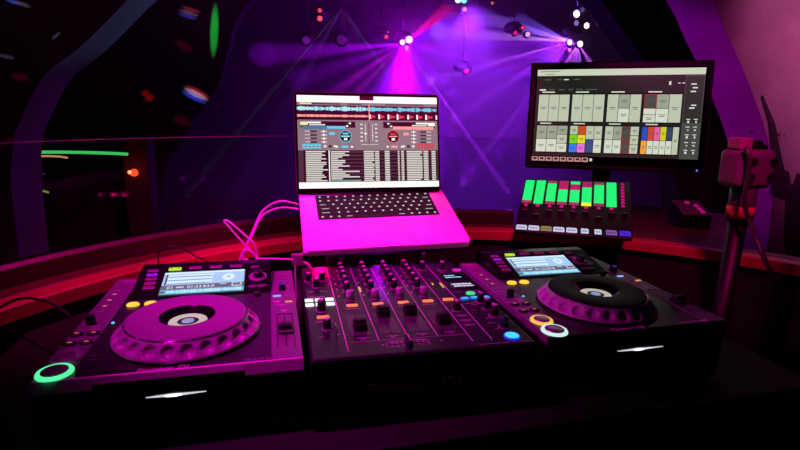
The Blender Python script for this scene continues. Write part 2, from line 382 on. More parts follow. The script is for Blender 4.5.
def make_deck(label, loc, play_col, cue_lit, group, streak, dark=False):
    ox = 0.016 if dark else 0.0
    r = thing('media_player', label, 'DJ deck', (loc[0], loc[1], loc[2] - HD), (0, 0, 0), group)
    def P(x, y, z=0): return (x, y, z + HD)
    # body: black case, deck face
    s = MB()
    s.box(0.0, 0.32 + ox, -0.0055, 0.384, 0.004, HD - 0.012, 0, bev=0.003)
    s.build('body', [front_black], r)
    f = MB().box(0.038, 0.279 + ox, -0.0055, 0.250, -0.012, 0.0, 0, bev=0.0008)
    # rear display block, tilted up towards the back
    t = math.atan2(0.024, 0.078)
    disp = MB().prism([(0.247, -0.012), (0.252, 0.0012), (0.350, 0.0252), (0.372, 0.0252), (0.384, 0.018), (0.384, -0.012)], 0.046, 0.279 + ox, mtx=Matrix(((0, 0, 1, 0), (1, 0, 0, 0), (0, 1, 0, 0), (0, 0, 0, 1))))
    dp = disp.build('display_panel', [mat('panel_gloss', (15, 12, 17), 0.22)], r, P(0, 0))
    tilt = math.atan(0.245)
    def D(x, y, k=0.0008):        # a point on the tilted display panel
        return (x, y, 0.0012 + (y - 0.252) * 0.245 + k)
    inst('screen', screen_me, dp, D(0.091, 0.2565, 0.0022), (tilt, 0, 0))
    # silver side strips and front lip
    ls = MB().box(0.0, 0.040, -0.0055, 0.366, -0.012, 0.0012, 0, bev=0.0015); rs = MB().box(0.2785 + ox, 0.32 + ox, -0.0055, 0.366, -0.012, 0.0012, 0, bev=0.0015)
    YZX = Matrix(((0, 0, 1, 0), (1, 0, 0, 0), (0, 1, 0, 0), (0, 0, 0, 1)))
    lip = MB().prism([(-0.0056, 0.0012), (-0.0056, -0.0160), (-0.0100, -0.0155), (-0.0075, 0.0002)], 0.0, 0.066, mtx=YZX).prism([(-0.0056, 0.0012), (-0.0056, -0.0090), (-0.0095, -0.0085), (-0.0075, 0.0002)], 0.066, 0.244, mtx=YZX).prism([(-0.0056, 0.0012), (-0.0056, -0.0160), (-0.0100, -0.0155), (-0.0075, 0.0002)], 0.244, 0.32 + ox, mtx=YZX)
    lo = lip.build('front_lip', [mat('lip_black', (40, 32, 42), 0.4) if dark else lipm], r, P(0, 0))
    # slot loading drive under the lip
    ft = MB().box(0.068, 0.242, -0.0075, -0.0056, -0.050, -0.012, 0, bev=0.0005)
    sl = ft.build('disc_slot', [mat('slot_black', (10, 10, 11), 0.2)], r, P(0, 0))
    x0_, x1_ = streak; xm = x0_ + (x1_ - x0_) * 0.45; XZ = Matrix(((1, 0, 0, 0), (0, 0, -1, 0), (0, 1, 0, 0), (0, 0, 0, 1)))
    MB().prism([(x0_, -0.0338), (xm - 0.014, -0.0348), (xm, -0.0356), (xm + 0.014, -0.0348), (x1_, -0.0335), (xm + 0.014, -0.0326), (xm, -0.0320), (xm - 0.014, -0.0326)], 0.0076, 0.0095, mtx=XZ).build('slot_light', [glow('slot_white', (215, 212, 225), 1.0)], sl, label='glowing white bar of the disc slot')
    MB().lathe([(0, 0.0), (0.010, 0.0), (0.010, 0.0005), (0, 0.0005)], 24, sx=1, sy=0.16, mtx=T(xm, -0.0096, -0.0338) @ Matrix.Rotation(R(90), 4, 'X')).build('slot_lamp', [glow('slot_core', (255, 255, 255), 3.0)], sl)
    # jog wheel
    j = inst('jog_wheel', skirt_me, r, P(0.1605, 0.1065))
    MB().lathe([(0.100, 0.0005), (0.1025, 0.0005), (0.1030, 0.0020), (0.1024, 0.0035), (0.101, 0.0035)], 96).build('jog_collar', [mat('gloss_black', (10, 9, 11), 0.12)], j)
    inst('jog_disc', disc_dark if dark else disc_me, j); inst('jog_rim', rim_me, j); inst('jog_well', well_me, j)
    MB().lathe([(0.0150, 0.0166), (0.0150, 0.0173), (0.0265, 0.0173), (0.0268, 0.0166)], 64).build('display_ring', [mat('jog_display', (60, 58, 56), 0.5, emit=(205, 195, 185), strength=0.85)], j)
    MB().lathe([(0, 0.0176), (0.0085, 0.0176), (0.0085, 0.0166)], 32, mi=0).lathe([(0.0098, 0.0166), (0.0098, 0.0175), (0.0128, 0.0175), (0.0128, 0.0166)], 32, mi=1).build('display_hub', [glow('hub_blue', (150, 165, 215), 0.8), glow('hub_slate', (40, 42, 60), 0.7)], j)
    for i in range(24):
        a = 2 * math.pi * i / 24
        inst('stud', stud_me, j, (0.0925 * math.cos(a), 0.0925 * math.sin(a), 0.0145))
    # left strip: play / cue
    for (cx, cy, col, nm, lab) in ((0.021, 0.0105, play_col, 'play_button', 'play button inside a lit ring'), (0.021, 0.049, cue_lit, 'cue_button', 'cue button of brushed metal')):
        R0 = 0.0205 if nm == 'play_button' else 0.0185
        b = MB().lathe([(0, 0.0012), (R0 - 0.0055, 0.0012), (R0 - 0.0055, 0.0052), (R0 - 0.007, 0.006), (0, 0.0056)], 40).build(nm, [mat('brushed_button', (190, 180, 190), 0.28, metal=0.7)], r, P(cx, cy))
        ringm = glow('ring_%d_%d_%d' % col, col, 1.0) if col else mat('ring_clear', (150, 140, 150), 0.3)
        MB().lathe([(R0 - 0.0052, 0.0012), (R0 - 0.0052, 0.0048), (R0 - 0.0012, 0.0048), (R0, 0.0030), (R0, 0.0012)], 48).build('ring', [ringm], b)
    bm_ = MB().lathe([(0, 0), (0.0082, 0), (0.0082, 0.002), (0.0072, 0.003), (0, 0.003)], 24, sx=1.1, sy=0.8).box(-0.003, 0.003, -0.001, 0.001, 0.003, 0.0033, 1).mesh('search_button', [knobm, glow('amber_mark', (230, 120, 60), 0.9)])
    for x, y in ((0.0095, 0.121), (0.031, 0.120), (0.0105, 0.091), (0.031, 0.091)):
        inst('search_button', bm_, r, P(x, y, 0.0012))
    MB().box(-0.0065, 0.0065, -0.0035, 0.0035, 0, 0.004, 0, bev=0.001).box(-0.0062, 0.0062, -0.005, 0.003, 0.004, 0.016, 0, bev=0.0015).build('direction_lever', [knobm], r, P(0.0175, 0.156, 0.0012))
    led = MB().box(-0.003, 0.003, -0.0012, 0.0012, 0, 0.0012, 0, bev=0.0004).box(-0.009, 0.009, -0.004, 0.004, -0.0002, 0.0004, 1).mesh('loop_button', [glow('led_warm', (235, 150, 110), 0.8), ink])
    for y in (0.281, 0.2535, 0.2275): inst('loop_button', led, r, P(0.0158, y, 0.0014))
    # left print
    s = ls
    for (x, y, wd) in ((0.010, 0.300, .014), (0.006, 0.186, .012), (0.022, 0.145, .012), (0.024, 0.137, .008), (0.003, 0.133, .012), (0.022, 0.133, .014), (0.003, 0.104, .012), (0.022, 0.104, .012), (0.012, 0.075, .016), (0.010, 0.205, .010), (0.014, 0.350, .022), (0.012, 0.344, .012)):
        s.box(x, x + wd, y, y + 0.0016, 0.0012, 0.0015, 1)
    s.text('Pioneer', 0.008, T(0.006, 0.352, 0.0014), 1, 0.0001)
    s.build('side_strip', [silver, grey], r, P(0, 0))
    # quick loop button lamps
    yb = MB().lathe([(0, 0), (0.0086, 0), (0.0086, 0.002), (0.0070, 0.0034), (0, 0.0036)], 32, sx=1.15, sy=0.95).mesh('loop_lamp', [glow('amber', (255, 205, 60), 1.15)])
    inst('loop_lamp', yb, r, P(0.0575, 0.2275, 0.0002)); inst('loop_lamp', yb, r, P(0.0845, 0.2275, 0.0002))
    # hot cue column and top row
    hot = MB().box(-0.0095, 0.0095, -0.0042, 0.0042, 0, 0.0022, 0, bev=0.0008).box(-0.006, 0.006, -0.0006, 0.0006, 0.0022, 0.0024, 1)
    hot_me = hot.mesh('hot_cue_button', [mat('hot_grey', (120, 98, 118), 0.4), knobm])
    hot_v = MB().box(-0.0095, 0.0095, -0.0042, 0.0042, 0, 0.0022, 0, bev=0.0008).mesh('hot_cue_button', [mat('hot_violet', (110, 80, 190), 0.4, emit=(90, 20, 150), strength=0.5)])
    for i in range(5):
        inst('hot_cue_button', hot_v if i == 1 else hot_me, dp, D(0.0685 + 0.0006 * i, 0.335 - 0.0135 * i), (tilt, 0, 0))
    for i, x in enumerate((0.1057, 0.1415, 0.178, 0.2145)):
        if i == 0:
            MB().box(-0.011, 0.011, -0.0042, 0.0042, 0, 0.003, 0, bev=0.001).box(-0.0075, -0.005, -0.001, 0.001, 0.003, 0.0034, 1).box(0.005, 0.0075, -0.001, 0.001, 0.003, 0.0034, 1).build('browse_button', [glow('lime', (185, 230, 50), 1.0), knobm], dp, D(x, 0.338), (tilt, 0, 0), 'lit lime green button')
        else:
            MB().box(-0.011, 0.011, -0.0042, 0.0042, 0, 0.003, 0, bev=0.001).box(-0.006, 0.006, -0.0015, -0.0005, 0.003, 0.0032, 1).build('browse_button', [mat('hot_grey', (120, 98, 118), 0.4), knobm], dp, D(x, 0.338), (tilt, 0, 0))
    # rotary selector
    if dark: MB().prism([(-0.016, 0.020), (0.006, 0.022), (0.030, -0.006), (0.026, -0.018), (0.006, -0.018)], 0, 0.0012).build('lit_patch', [mat('lit_patch_violet', (120, 100, 150), 0.4)], dp, D(0.2555, 0.299), (tilt, 0, 0))  # violet light on the panel round the selector, drawn as a paler plate
    k = MB().lathe([(0, 0), (0.0165, 0), (0.0165, 0.002), (0.0150, 0.003), (0, 0.003)], 40, mi=1).lathe([(0, 0.003), (0.0090, 0.003), (0.0088, 0.012), (0.0078, 0.0135), (0, 0.0135)], 32, mi=0)
    k.build('rotary_selector', [knobm, mat('selector_ring', (120, 105, 120), 0.3)], dp, D(0.2555, 0.299), (tilt, 0, 0))
    ov = MB().lathe([(0, 0), (0.0075, 0), (0.0072, 0.002), (0, 0.0022)], 24, sx=1.2, sy=0.6).mesh('menu_button', [mat('menu_grey', (90, 78, 92), 0.4)])
    for x, y in ((0.250, 0.333), (0.2475, 0.268), (0.2635, 0.268)): inst('menu_button', ov, dp, D(x, y), (tilt, 0, 0), None)
    for (x, y, wd) in ((0.245, 0.242, .02), (0.245, 0.232, .008), (0.256, 0.226, .01), (0.05, 0.242, .013), (0.078, 0.242, .015), (0.056, 0.208, .006), (0.052, 0.2, .008), (0.256, 0.05, .008), (0.264, 0.044, .006), (0.045, 0.052, .016), (0.05, 0.04, .01)): f.box(x, x + wd, y, y + 0.0014, 0, 0.0004, 1)
    fo = f.build('face_plate', [face, ink], r, P(0, 0))
    MB().text('Pioneer DJ', 0.0112, T(0.114, -0.0050, 0.0003), 0, 0.0004, 0.12, 1.25).build('logo_lettering', [mat('logo_pink_grey', (245, 215, 240), 0.4)], fo)
    MB().text('MULTI PLAYER', 0.0088, T(0.244, -0.004, 0.0014), 0, 0.0002, 0.0, 1.0).build('model_lettering', [mat('logo_pink_grey', (245, 215, 240), 0.4) if dark else mat('logo_dim', (150, 130, 150), 0.4)], fo)
    MB().lathe([(0, 0), (0.006, 0), (0.0055, 0.008), (0, 0.008)], 20).build('jog_adjust_knob', [knobm], r, P(0.2785, 0.246, 0) if dark else P(0.2555, 0.236, 0))
    MB().lathe([(0, 0), (0.0024, 0), (0.002, 0.0016), (0, 0.002)], 12).build('vinyl_lamp', [glow('led_blue', (90, 190, 255), 1.2)], r, P(0.046, 0.158, 0))
    # right strip
    MB().box(-0.006, 0.006, -0.012, 0.012, 0, 0.001, 0).box(-0.0042, 0.0042, -0.009, 0.007, 0.001, 0.011, 0, bev=0.0015).box(-0.003, 0.003, -0.0085, 0.000, 0.0105, 0.0118, 1, bev=0.0004).build('release_knob', [knobm, glow('blue_knob', (20, 50, 190), 0.9)], r, P(0.2988 + ox, 0.262, 0.0012))
    MB().box(-0.007, 0.007, -0.0022, 0.0022, 0, 0.0016, 0, bev=0.0006).build('tempo_range_lamp', [glow('blue_white', (150, 170, 255), 1.3)], r, P(0.2885 + ox, 0.2245, 0.0012))
    MB().box(-0.006, 0.006, -0.0022, 0.0022, 0, 0.0016, 0, bev=0.0006).build('master_tempo_lamp', [glow('orange_pink', (255, 150, 110), 1.0)], r, P(0.3080 + ox, 0.1945, 0.0012))
    MB().lathe([(0, 0), (0.005, 0), (0.0045, 0.0015), (0, 0.0018)], 16, sx=1.3, sy=0.6).build('reset_button', [mat('reset_pink', (200, 160, 190), 0.4)], r, P(0.2885 + ox, 0.196, 0.0012))
    s = rs
    for (x, y, wd) in ((0.302, 0.2255, .010), (0.2835, 0.183, .018), (0.290, 0.181, .006), (0.2935, 0.160, .010), (0.286, 0.345, .028), (0.289, 0.3, .018), (0.285, 0.275, .006), (0.306, 0.275, .006), (0.285, 0.262, .005), (0.307, 0.262, .005), (0.285, 0.25, .006), (0.306, 0.25, .006)):
        s.box(x + ox, x + ox + wd, y, y + 0.0016, 0.0012, 0.0015, 1)
    s.prism([(0.2935 + ox, 0.158), (0.3035 + ox, 0.158), (0.2985 + ox, 0.153)], 0.0012, 0.0015, 1)
    for i in range(14): s.box(0.2822 + ox, 0.2845 + ox, 0.030 + i * 0.008, 0.0306 + i * 0.008, 0.0012, 0.0015, 1)
    s.build('side_strip', [silver, grey], r, P(0, 0))
    s = MB().box(0.2865 + ox, 0.2877 + ox, 0.026, 0.143, 0.0012, 0.0022, 0).box(0.3103 + ox, 0.3115 + ox, 0.026, 0.143, 0.0012, 0.0022, 0).box(0.2865 + ox, 0.3115 + ox, 0.142, 0.1435, 0.0012, 0.0022, 0).box(0.2980 + ox, 0.3000 + ox, 0.030, 0.136, 0.0012, 0.0018, 0)
    sl = s.build('tempo_slider', [knobm], r, P(0, 0))
    MB().box(-0.0105, 0.0105, -0.011, 0.011, 0.0, 0.006, 0, bev=0.001).box(-0.0095, 0.0095, -0.006, 0.006, 0.006, 0.012, 0, bev=0.002).box(-0.0105, 0.0105, -0.0118, -0.0105, 0.0035, 0.0045, 1).build('slider_cap', [knobm, grey], sl, (0.299 + ox, 0.078, 0.0022))
    # rear foot blocks
    ft = MB().lathe([(0, 0), (0.014, 0), (0.014, 0.0045), (0, 0.0045)], 20).mesh('foot', [rubber])
    for x in (0.04, 0.28):
        for y in (0.03, 0.34): inst('foot', ft, r, (x, y, -0.0015 + 0.0015))
    return r
make_deck('left DJ media player with green play ring and magenta lit jog wheel', (-0.33, 0.0, 0.0), (90, 255, 170), None, 'DJ decks either side of the mixer', (0.124, 0.196))
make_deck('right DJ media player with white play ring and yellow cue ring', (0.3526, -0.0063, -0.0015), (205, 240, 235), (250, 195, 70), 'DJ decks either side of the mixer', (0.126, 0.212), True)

# ------------------------------------------------------------------ the mixer
HM = 0.107
mr = thing('dj_mixer', 'black four channel DJ mixer between the two decks', 'DJ mixer', (-0.0047, -0.0259, 0.0008 - HM), (0, 0, -0.0268))
def PM(x, y, z=0): return (x, y, z + HM)
mixer_body = MB().box(0.004, 0.330, 0.008, 0.408, 0.004 - HM, 0, 0, bev=0.003)
MB().text('Pioneer DJ', 0.0265, Matrix.Translation((0.075, 0.0066, 0.047)) @ Matrix.Rotation(R(90), 4, 'X'), 0, 0.0003, 0.1, 1.22).build('front_lettering', [mat('front_logo_grey', (120, 104, 114), 0.5)], mr, label='large dark grey maker lettering on the mixer front')
ft = MB().lathe([(0, 0), (0.014, 0), (0.014, 0.0045), (0, 0.0045)], 20).mesh('foot', [rubber])
for x in (0.04, 0.29):
    for y in (0.04, 0.37): inst('foot', ft, mr, (x, y, 0))
class _Print:
    def box(s, *a): mixer_body.box(*a[:6], 1); return s
    def text(s, t, z, m_, mi, e): mixer_body.text(t, z, m_, 1, e); return s
s = _Print()
for x, y0, y1 in ((0.0555, 0.025, 0.402), (0.103, 0.050, 0.392), (0.147, 0.053, 0.388), (0.1922, 0.053, 0.382), (0.2382, 0.026, 0.392), (0.2685, 0.027, 0.402)):
    s.box(x - 0.0006, x + 0.0006, y0, y1, 0, 0.0004)
random.seed(11)
cols = (0.0813, 0.1256, 0.1703, 0.2146)
for cx in cols:
    for y in (0.336, 0.310, 0.281, 0.249, 0.203):
        s.box(cx - 0.011, cx - 0.007, y, y + 0.001, 0, 0.0003); s.box(cx + 0.007, cx + 0.011, y, y + 0.001, 0, 0.0003)
    for y in (0.325, 0.298, 0.268, 0.234): s.box(cx - 0.019, cx - 0.016, y - 0.003, y + 0.003, 0, 0.0003)
    s.box(cx - 0.013, cx + 0.013, 0.1725, 0.1735, 0, 0.0003)
    s.box(cx - 0.009, cx + 0.009, 0.062, 0.0632, 0, 0.0003); s.box(cx - 0.003, cx + 0.003, 0.0575, 0.059, 0, 0.0003)
    for i in range(7): s.box(cx - 0.0165, cx - 0.0155 + 0.001 * (i % 3 == 0), 0.080 + i * 0.010, 0.0805 + i * 0.010, 0, 0.0003)
    s.text('MIN  MAX', 0.004, T(cx - 0.010, 0.192, 0.0002), 0, 0.0001)
for y in (0.119, 0.100, 0.083):
    s.box(0.243, 0.262, y, y + 0.0012, 0, 0.0003); s.box(0.246, 0.262, y - 0.004, y - 0.0028, 0, 0.0003)
for (x, y, wd) in ((0.016, 0.128, .03), (0.044, 0.08, .006), (0.018, 0.075, .007), (0.010, 0.235, .03), (0.012, 0.262, .01), (0.033, 0.262, .012), (0.278, 0.222, .012), (0.31, 0.222, .014), (0.276, 0.276, .012), (0.278, 0.165, .016), (0.283, 0.158, .013), (0.276, 0.135, .01), (0.289, 0.1, .014), (0.285, 0.082, .012), (0.3, 0.076, .008), (0.288, 0.06, .007), (0.31, 0.088, .012), (0.279, 0.36, .018), (0.279, 0.348, .022), (0.283, 0.336, .014), (0.012, 0.298, .01), (0.05, 0.298, .004), (0.012, 0.33, .006)):
    s.box(x, x + wd, y, y + 0.0012, 0, 0.0003)
s.text('A', 0.006, T(0.104, 0.034, 0.0002), 0, 0.0001); s.text('B', 0.006, T(0.192, 0.034, 0.0002), 0, 0.0001)
s.box(0.060, 0.235, 0.0505, 0.0511, 0, 0.0003)
s.box(0.243, 0.325, 0.0135, 0.0145, 0, 0.0003)
mixer_body.build('body', [mixface, grey], mr, PM(0, 0))
MB().box(0.0035, 0.3305, 0.0068, 0.0080, 0.004, HM - 0.003, 0).build('front_panel', [front_black], mr)
# crossfader
s = MB()
for side in (-1, 1):
    for k in range(4):
        x = 0.1425 + side * (0.008 + 0.0075 * k)
        for j in range(4): s.box(x - 0.0024, x + 0.0024, 0.0275 + 0.0045 * j, 0.0283 + 0.0045 * j, 0, 0.0003)
s.box(0.116, 0.136, 0.043, 0.0445, 0, 0.0004).box(0.149, 0.171, 0.043, 0.0445, 0, 0.0004)
s.box(0.112, 0.173, 0.0345, 0.0355, 0, 0.0006, 1)
xf = s.build('crossfader', [grey, knobm], mr, PM(0, 0))
MB().box(-0.003, 0.003, -0.013, 0.011, 0.0005, 0.012, 0, bev=0.0015).box(-0.0007, 0.0007, -0.0122, 0.010, 0.012, 0.0126, 1).build('crossfader_cap', [knobm, grey], xf, (0.1425, 0.031, 0))
# channel faders
slot = MB().box(-0.0009, 0.0009, -0.036, 0.036, 0.0001, 0.0006, 1).box(-0.0155, 0.0155, -0.038, 0.038, 0, 0.0003, 0).mesh('fader_track', [mat('fader_plate', (58, 46, 60), 0.4), knobm])
fcap = MB().box(-0.0102, 0.0102, -0.0100, 0.0100, 0.0006, 0.012, 0, bev=0.0012).box(-0.0096, 0.0096, -0.0065, 0.0065, 0.012, 0.0175, 0, bev=0.0018).mesh('fader_cap', [knobm])
for cx, cy in zip(cols, (0.0935, 0.138, 0.138, 0.095)):
    f = inst('channel_fader', slot, mr, PM(cx, 0.109, 0.0001)); inst('fader_cap', fcap, f, (0, cy - 0.109, 0))
cue_me = MB().box(-0.0098, 0.0098, -0.0042, 0.0042, 0, 0.003, 0, bev=0.0012).mesh('cue_button', [glow('coral', (255, 128, 92), 1.0)])
for x, y in [(c, 0.1850) for c in cols] + [(0.2524, 0.1868), (0.0294, 0.144)]: inst('cue_button', cue_me, mr, PM(x, y, 0.0001))
collar = MB().lathe([(0.0066, 0), (0.0086, 0), (0.0082, 0.0012), (0.0066, 0.0012)], 24).mesh('collar', [mat('collar_grey', (130, 115, 130), 0.35)])
def knob(x, y, nm='knob', me=None, sc=1.0, rot=0.4):
    k = inst(nm, me or knob_me, mr, PM(x, y, 0.0001), (0, 0, rot)); k.scale = (sc, sc, sc if sc < 1.1 else 1.15)
    inst('collar', collar, k)
    return k
silver_knob = MB().lathe([(0, 0), (0.0078, 0), (0.0070, 0.017), (0.0058, 0.0182), (0, 0.0182)], 28).box(-0.0006, 0.0006, 0.001, 0.0072, 0.018, 0.0188, 1).mesh('color_knob', [mat('silver_knob_metal', (160, 150, 165), 0.25, metal=0.4), knobm])
for ci, cx in enumerate(cols):
    knob(cx, 0.375, 'trim_knob', rot=-0.5)
    for y in (0.3475, 0.3235, 0.2925, 0.2600): knob(cx, y, 'eq_knob', rot=random.uniform(-0.6, 0.4))
    knob(cx, 0.2135, 'color_knob', silver_knob)
for x, y in ((0.0150, 0.3195), (0.0407, 0.322), (0.0280, 0.286)): knob(x, y, 'mic_knob')
knob(0.0290, 0.173, 'color_level_knob', sc=1.15)
knob(0.0323, 0.101, 'phones_knob', sc=1.0)
MB().tube([(0.0425, 0.060, 0.001), (0.0425, 0.060, 0.014), (0.0425, 0.074, 0.018), (0.0425, 0.088, 0.014), (0.0425, 0.090, 0.001)], 0.0011).build('handle_loop', [chrome], mr, PM(0, 0.0))
for x, y, n_ in ((0.2517, 0.3587, 'master_knob'), (0.2937, 0.3531, 'balance_knob'), (0.2525, 0.139, 'booth_knob'), (0.3062, 0.1686, 'beat_select_knob'), (0.3066, 0.1399, 'channel_select_knob')): knob(x, y, n_, sc=1.05)
knob(0.3068, 0.1086, 'time_knob', sc=1.15)
knob(0.3043, 0.0655, 'level_depth_knob', MB().lathe(tapered(0.0075, 0.0068, 0.017), 24).mesh('level_depth_knob', [mat('blue_black', (14, 16, 52), 0.4)]), 1.05)
white_me = MB().box(-0.0072, 0.0072, -0.0062, 0.0062, 0, 0.002, 0, bev=0.001).mesh('sound_color_button', [glow('pad_white', (250, 250, 255), 1.15)])
for x in (0.0110, 0.0282, 0.0461):
    for y in (0.2195, 0.1985): inst('sound_color_button', white_me, mr, PM(x, y, 0.0001))
mg = MB().box(-0.0012, 0.0012, -0.0042, 0.0042, 0, 0.0012).mesh('level_meter_segment', [glow('meter_yellow', (240, 215, 60), 0.9)])
for cx in (0.1057, 0.2483, 0.2640):
    for k in range(3 if cx != 0.2483 else 1): inst('level_meter_segment', mg, mr, PM(cx, 0.270 - 0.0085 * k, 0.0001))
for cx in (0.1500, 0.1955, 0.2483):
    for k in range(3): inst('meter_slot', MB().box(-0.0008, 0.0008, -0.004, 0.004, 0, 0.0008).mesh('meter_slot', [ink]) if (cx, k) == (0.15, 0) else bpy.data.meshes['meter_slot'], mr, PM(cx, 0.296 - 0.0085 * k, 0.0001))
# effect section
MB().lathe([(0, 0), (0.0088, 0), (0.0085, 0.0018), (0, 0.002)], 28, sx=1.1, sy=0.9).build('link_button', [glow('link_pink', (225, 30, 190), 0.95)], mr, PM(0.323, 0.345, 0.0001))
s = MB().box(0.279, 0.329, 0.236, 0.322, 0, 0.0014, 0, bev=0.0005)
random.seed(2)
def dashes(x, y, n, w_, h_, mi):
    for i in range(n):
        hh = h_ * random.uniform(0.7, 1.0); s.box(x, x + w_ * random.uniform(.6, .85), y, y + hh, 0.0014, 0.0017, mi); x += w_
dashes(0.284, 0.308, 6, 0.0038, 0.0055, 1); dashes(0.284, 0.298, 9, 0.0038, 0.0055, 1)
dashes(0.283, 0.2575, 12, 0.0034, 0.0065, 2); dashes(0.285, 0.247, 12, 0.0034, 0.0065, 2)
s.build('effect_display', [mat('gloss_black', (10, 9, 11), 0.12), glow('text_cyan', (150, 225, 235), 1.0), glow('text_white', (225, 225, 255), 1.0)], mr, PM(0, 0))
MB().lathe([(0, 0), (0.0078, 0), (0.0074, 0.002), (0, 0.0024)], 28, sx=1.15).build('tap_button', [glow('tap_green', (60, 225, 140), 0.95)], mr, PM(0.3037, 0.2114, 0.0001))
bl = MB().box(-0.0072, 0.0072, -0.0045, 0.0045, 0, 0.0025, 0, bev=0.001).box(-0.0045, 0.0045, -0.001, 0.001, 0.0025, 0.0028, 1).mesh('beat_button', [glow('blue_button', (30, 130, 255), 1.1), glow('pale_blue', (150, 210, 255), 1)])
for x, y in ((0.2840, 0.1875), (0.3025, 0.1885), (0.3240, 0.1878)): inst('beat_button', bl, mr, PM(x, y, 0.0001))
MB().lathe([(0.0112, 0.0), (0.0125, 0), (0.0122, 0.0022), (0.0112, 0.003)], 40, mi=1).lathe([(0, 0.0034), (0.0104, 0.003), (0.0110, 0.0)], 40).build('effect_on_button', [glow('cyan_button', (70, 205, 255), 1.15), glow('cyan_rim', (10, 60, 230), 0.9)], mr, PM(0.3015, 0.0305, 0.0001), label='round glowing cyan button')

# ------------------------------------------------------------------ laptop and its stand
lap = thing('laptop', 'open aluminium laptop lit magenta, showing music software, on the stand', 'laptop', (0.014, 0.352, 0.0335), (R(18.8), R(-1.4), R(-1.5)))
LW, LD, LT = 0.3557, 0.248, 0.0135
s = MB()
def rrect(w_, d_, r_, n=6):
    P = []
    for cx, cy, a0 in ((w_ - r_, r_, -90), (w_ - r_, d_ - r_, 0), (r_, d_ - r_, 90), (r_, r_, 180)):
        for i in range(n + 1): P.append((cx + r_ * math.cos(R(a0 + 90 * i / n)), cy + r_ * math.sin(R(a0 + 90 * i / n))))
    return P
b = bmesh.new()
pts = rrect(LW, LD, 0.011); lo = [b.verts.new((x, y, 0)) for x, y in pts]; hi = [b.verts.new((x, y, LT)) for x, y in pts]
b.faces.new(lo[::-1]); tf = b.faces.new(hi)
for i in range(len(pts)): b.faces.new((lo[i], lo[(i + 1) % len(pts)], hi[(i + 1) % len(pts)], hi[i])).smooth = True
bmesh.ops.bevel(b, geom=list(tf.edges), offset=0.0012, segments=2, affect='EDGES')
s.bm.free(); s.bm = b
s.box(0.118, 0.240, 0.004, 0.104, LT - 0.0001, LT + 0.0003, 1, bev=0.0001)
s.box(0.150, 0.207, -0.0004, 0.003, LT - 0.003, LT - 0.0008, 2)
s.build('base', [alu, mat('trackpad', (214, 210, 214), 0.45, spec=0.3), mat('finger_notch', (150, 140, 150), 0.5)], lap)
kb = MB().box(0.038, 0.318, 0.116, 0.226, LT, LT + 0.0004, 0).build('keyboard', [wellm], lap)
leg_glow = glow('key_legend', (235, 235, 240), 0.9)
def key_mesh(w_, wide=False):
    s_ = MB().box(-w_ / 2, w_ / 2, -0.0078, 0.0078, 0, 0.0011, 0, bev=0.0004, seg=1)
    if wide: s_.box(-w_ / 4, w_ / 4, -0.0012, 0.0006, 0.0011, 0.0013, 1)
    else: s_.box(-0.0022, 0.0022, -0.0024, 0.0026, 0.0011, 0.0013, 1)
    return s_.mesh('key', [mat('keycap', (9, 8, 10), 0.65), leg_glow])
kn = key_mesh(0.0158); kw = key_mesh(0.0255, True); kx = key_mesh(0.034, True); ksp = MB().box(-0.045, 0.045, -0.0078, 0.0078, 0, 0.0011, 0, bev=0.0004, seg=1).mesh('key', [mat('keycap', (9, 8, 10), 0.65)])
def W_(m_): return {kn: 0.0158, kw: 0.0255, kx: 0.034, ksp: 0.090}[m_]
rows = [[kn] * 14, [kn] * 13 + [kw], [kw] + [kn] * 12 + [kn], [kx] + [kn] * 11 + [kw], [kx] + [kn] * 10 + [kx], [kn, kn, kn, kw, ksp, kw, kn, kn, kn, kn]]
for ri, row in enumerate(rows):
    tot = sum(W_(m_) for m_ in row); gap = (0.276 - tot) / (len(row) - 1); x = 0.040
    for m_ in row:
        inst('key', m_, kb, (x + W_(m_) / 2, 0.2165 - ri * 0.0182, LT + 0.0004)); x += W_(m_) + gap
# lid
rel = Euler((R(77.3), R(-0.7), R(-2.8))).to_matrix(); base = Euler((R(18.8), R(-1.4), R(-1.5))).to_matrix()
lrot = (base.inverted() @ rel).to_euler()
lloc = base.inverted() @ (Vector((0.019, 0.568, 0.137)) - Vector((0.014, 0.352, 0.0335)))
s = MB()
lp = [(x - 0.0065, y - 0.014) for x, y in rrect(0.3557, 0.2445, 0.010)]
s.prism(lp, -0.0052, -0.0006, 0)
lid = s.build('lid', [mat('lid_edge', (120, 116, 122), 0.4, metal=0.3)], lap, lloc, lrot)
MB().prism([(x - 0.0055, y - 0.013) for x, y in rrect(0.3537, 0.2425, 0.009)], -0.0006, 0.0, 0).build('bezel', [mat('bezel_black', (8, 8, 9), 0.2)], lid)
MB().tube([(0.02, -0.013, -0.004), (0.32, -0.013, -0.004)], 0.0045).build('hinge', [knobm], lid)
# user interface
W, H = 0.344, 0.222
s = MB(); mats = []; mi = {}
def M_(name, rgb, st=1.0):
    if name not in mi: mi[name] = len(mats); mats.append(glow('ui_' + name, rgb, st))
    return mi[name]
def q(u0, u1, v0, v1, m_, k=1): s.quad(W * u0, W * u1, H * (1 - v1), H * (1 - v0), 0.00025 * k, m_)
white = M_('white', (255, 255, 250), 1.15); g1 = M_('panel', (150, 132, 142), 0.8); g2 = M_('panel_dark', (70, 62, 70), 0.6); bk = M_('black', (14, 12, 14), 0.6)
cy = M_('cyan', (90, 205, 230), 1.0); cyd = M_('cyan_deep', (50, 130, 165), 0.9); rd = M_('red', (225, 60, 80), 0.95); rl = M_('salmon', (250, 160, 150), 1.0); rw = M_('row', (225, 225, 215), 1.0); gn = M_('green_row', (120, 175, 150), 0.9); yl = M_('cream', (245, 235, 170), 1.0); cyl = M_('cyan_pale', (170, 235, 245), 1.0)
q(0, 1, 0, 1, g1)
q(0, 1, 0, .072, white, 2); q(.435, .535, 0, .045, bk, 3)
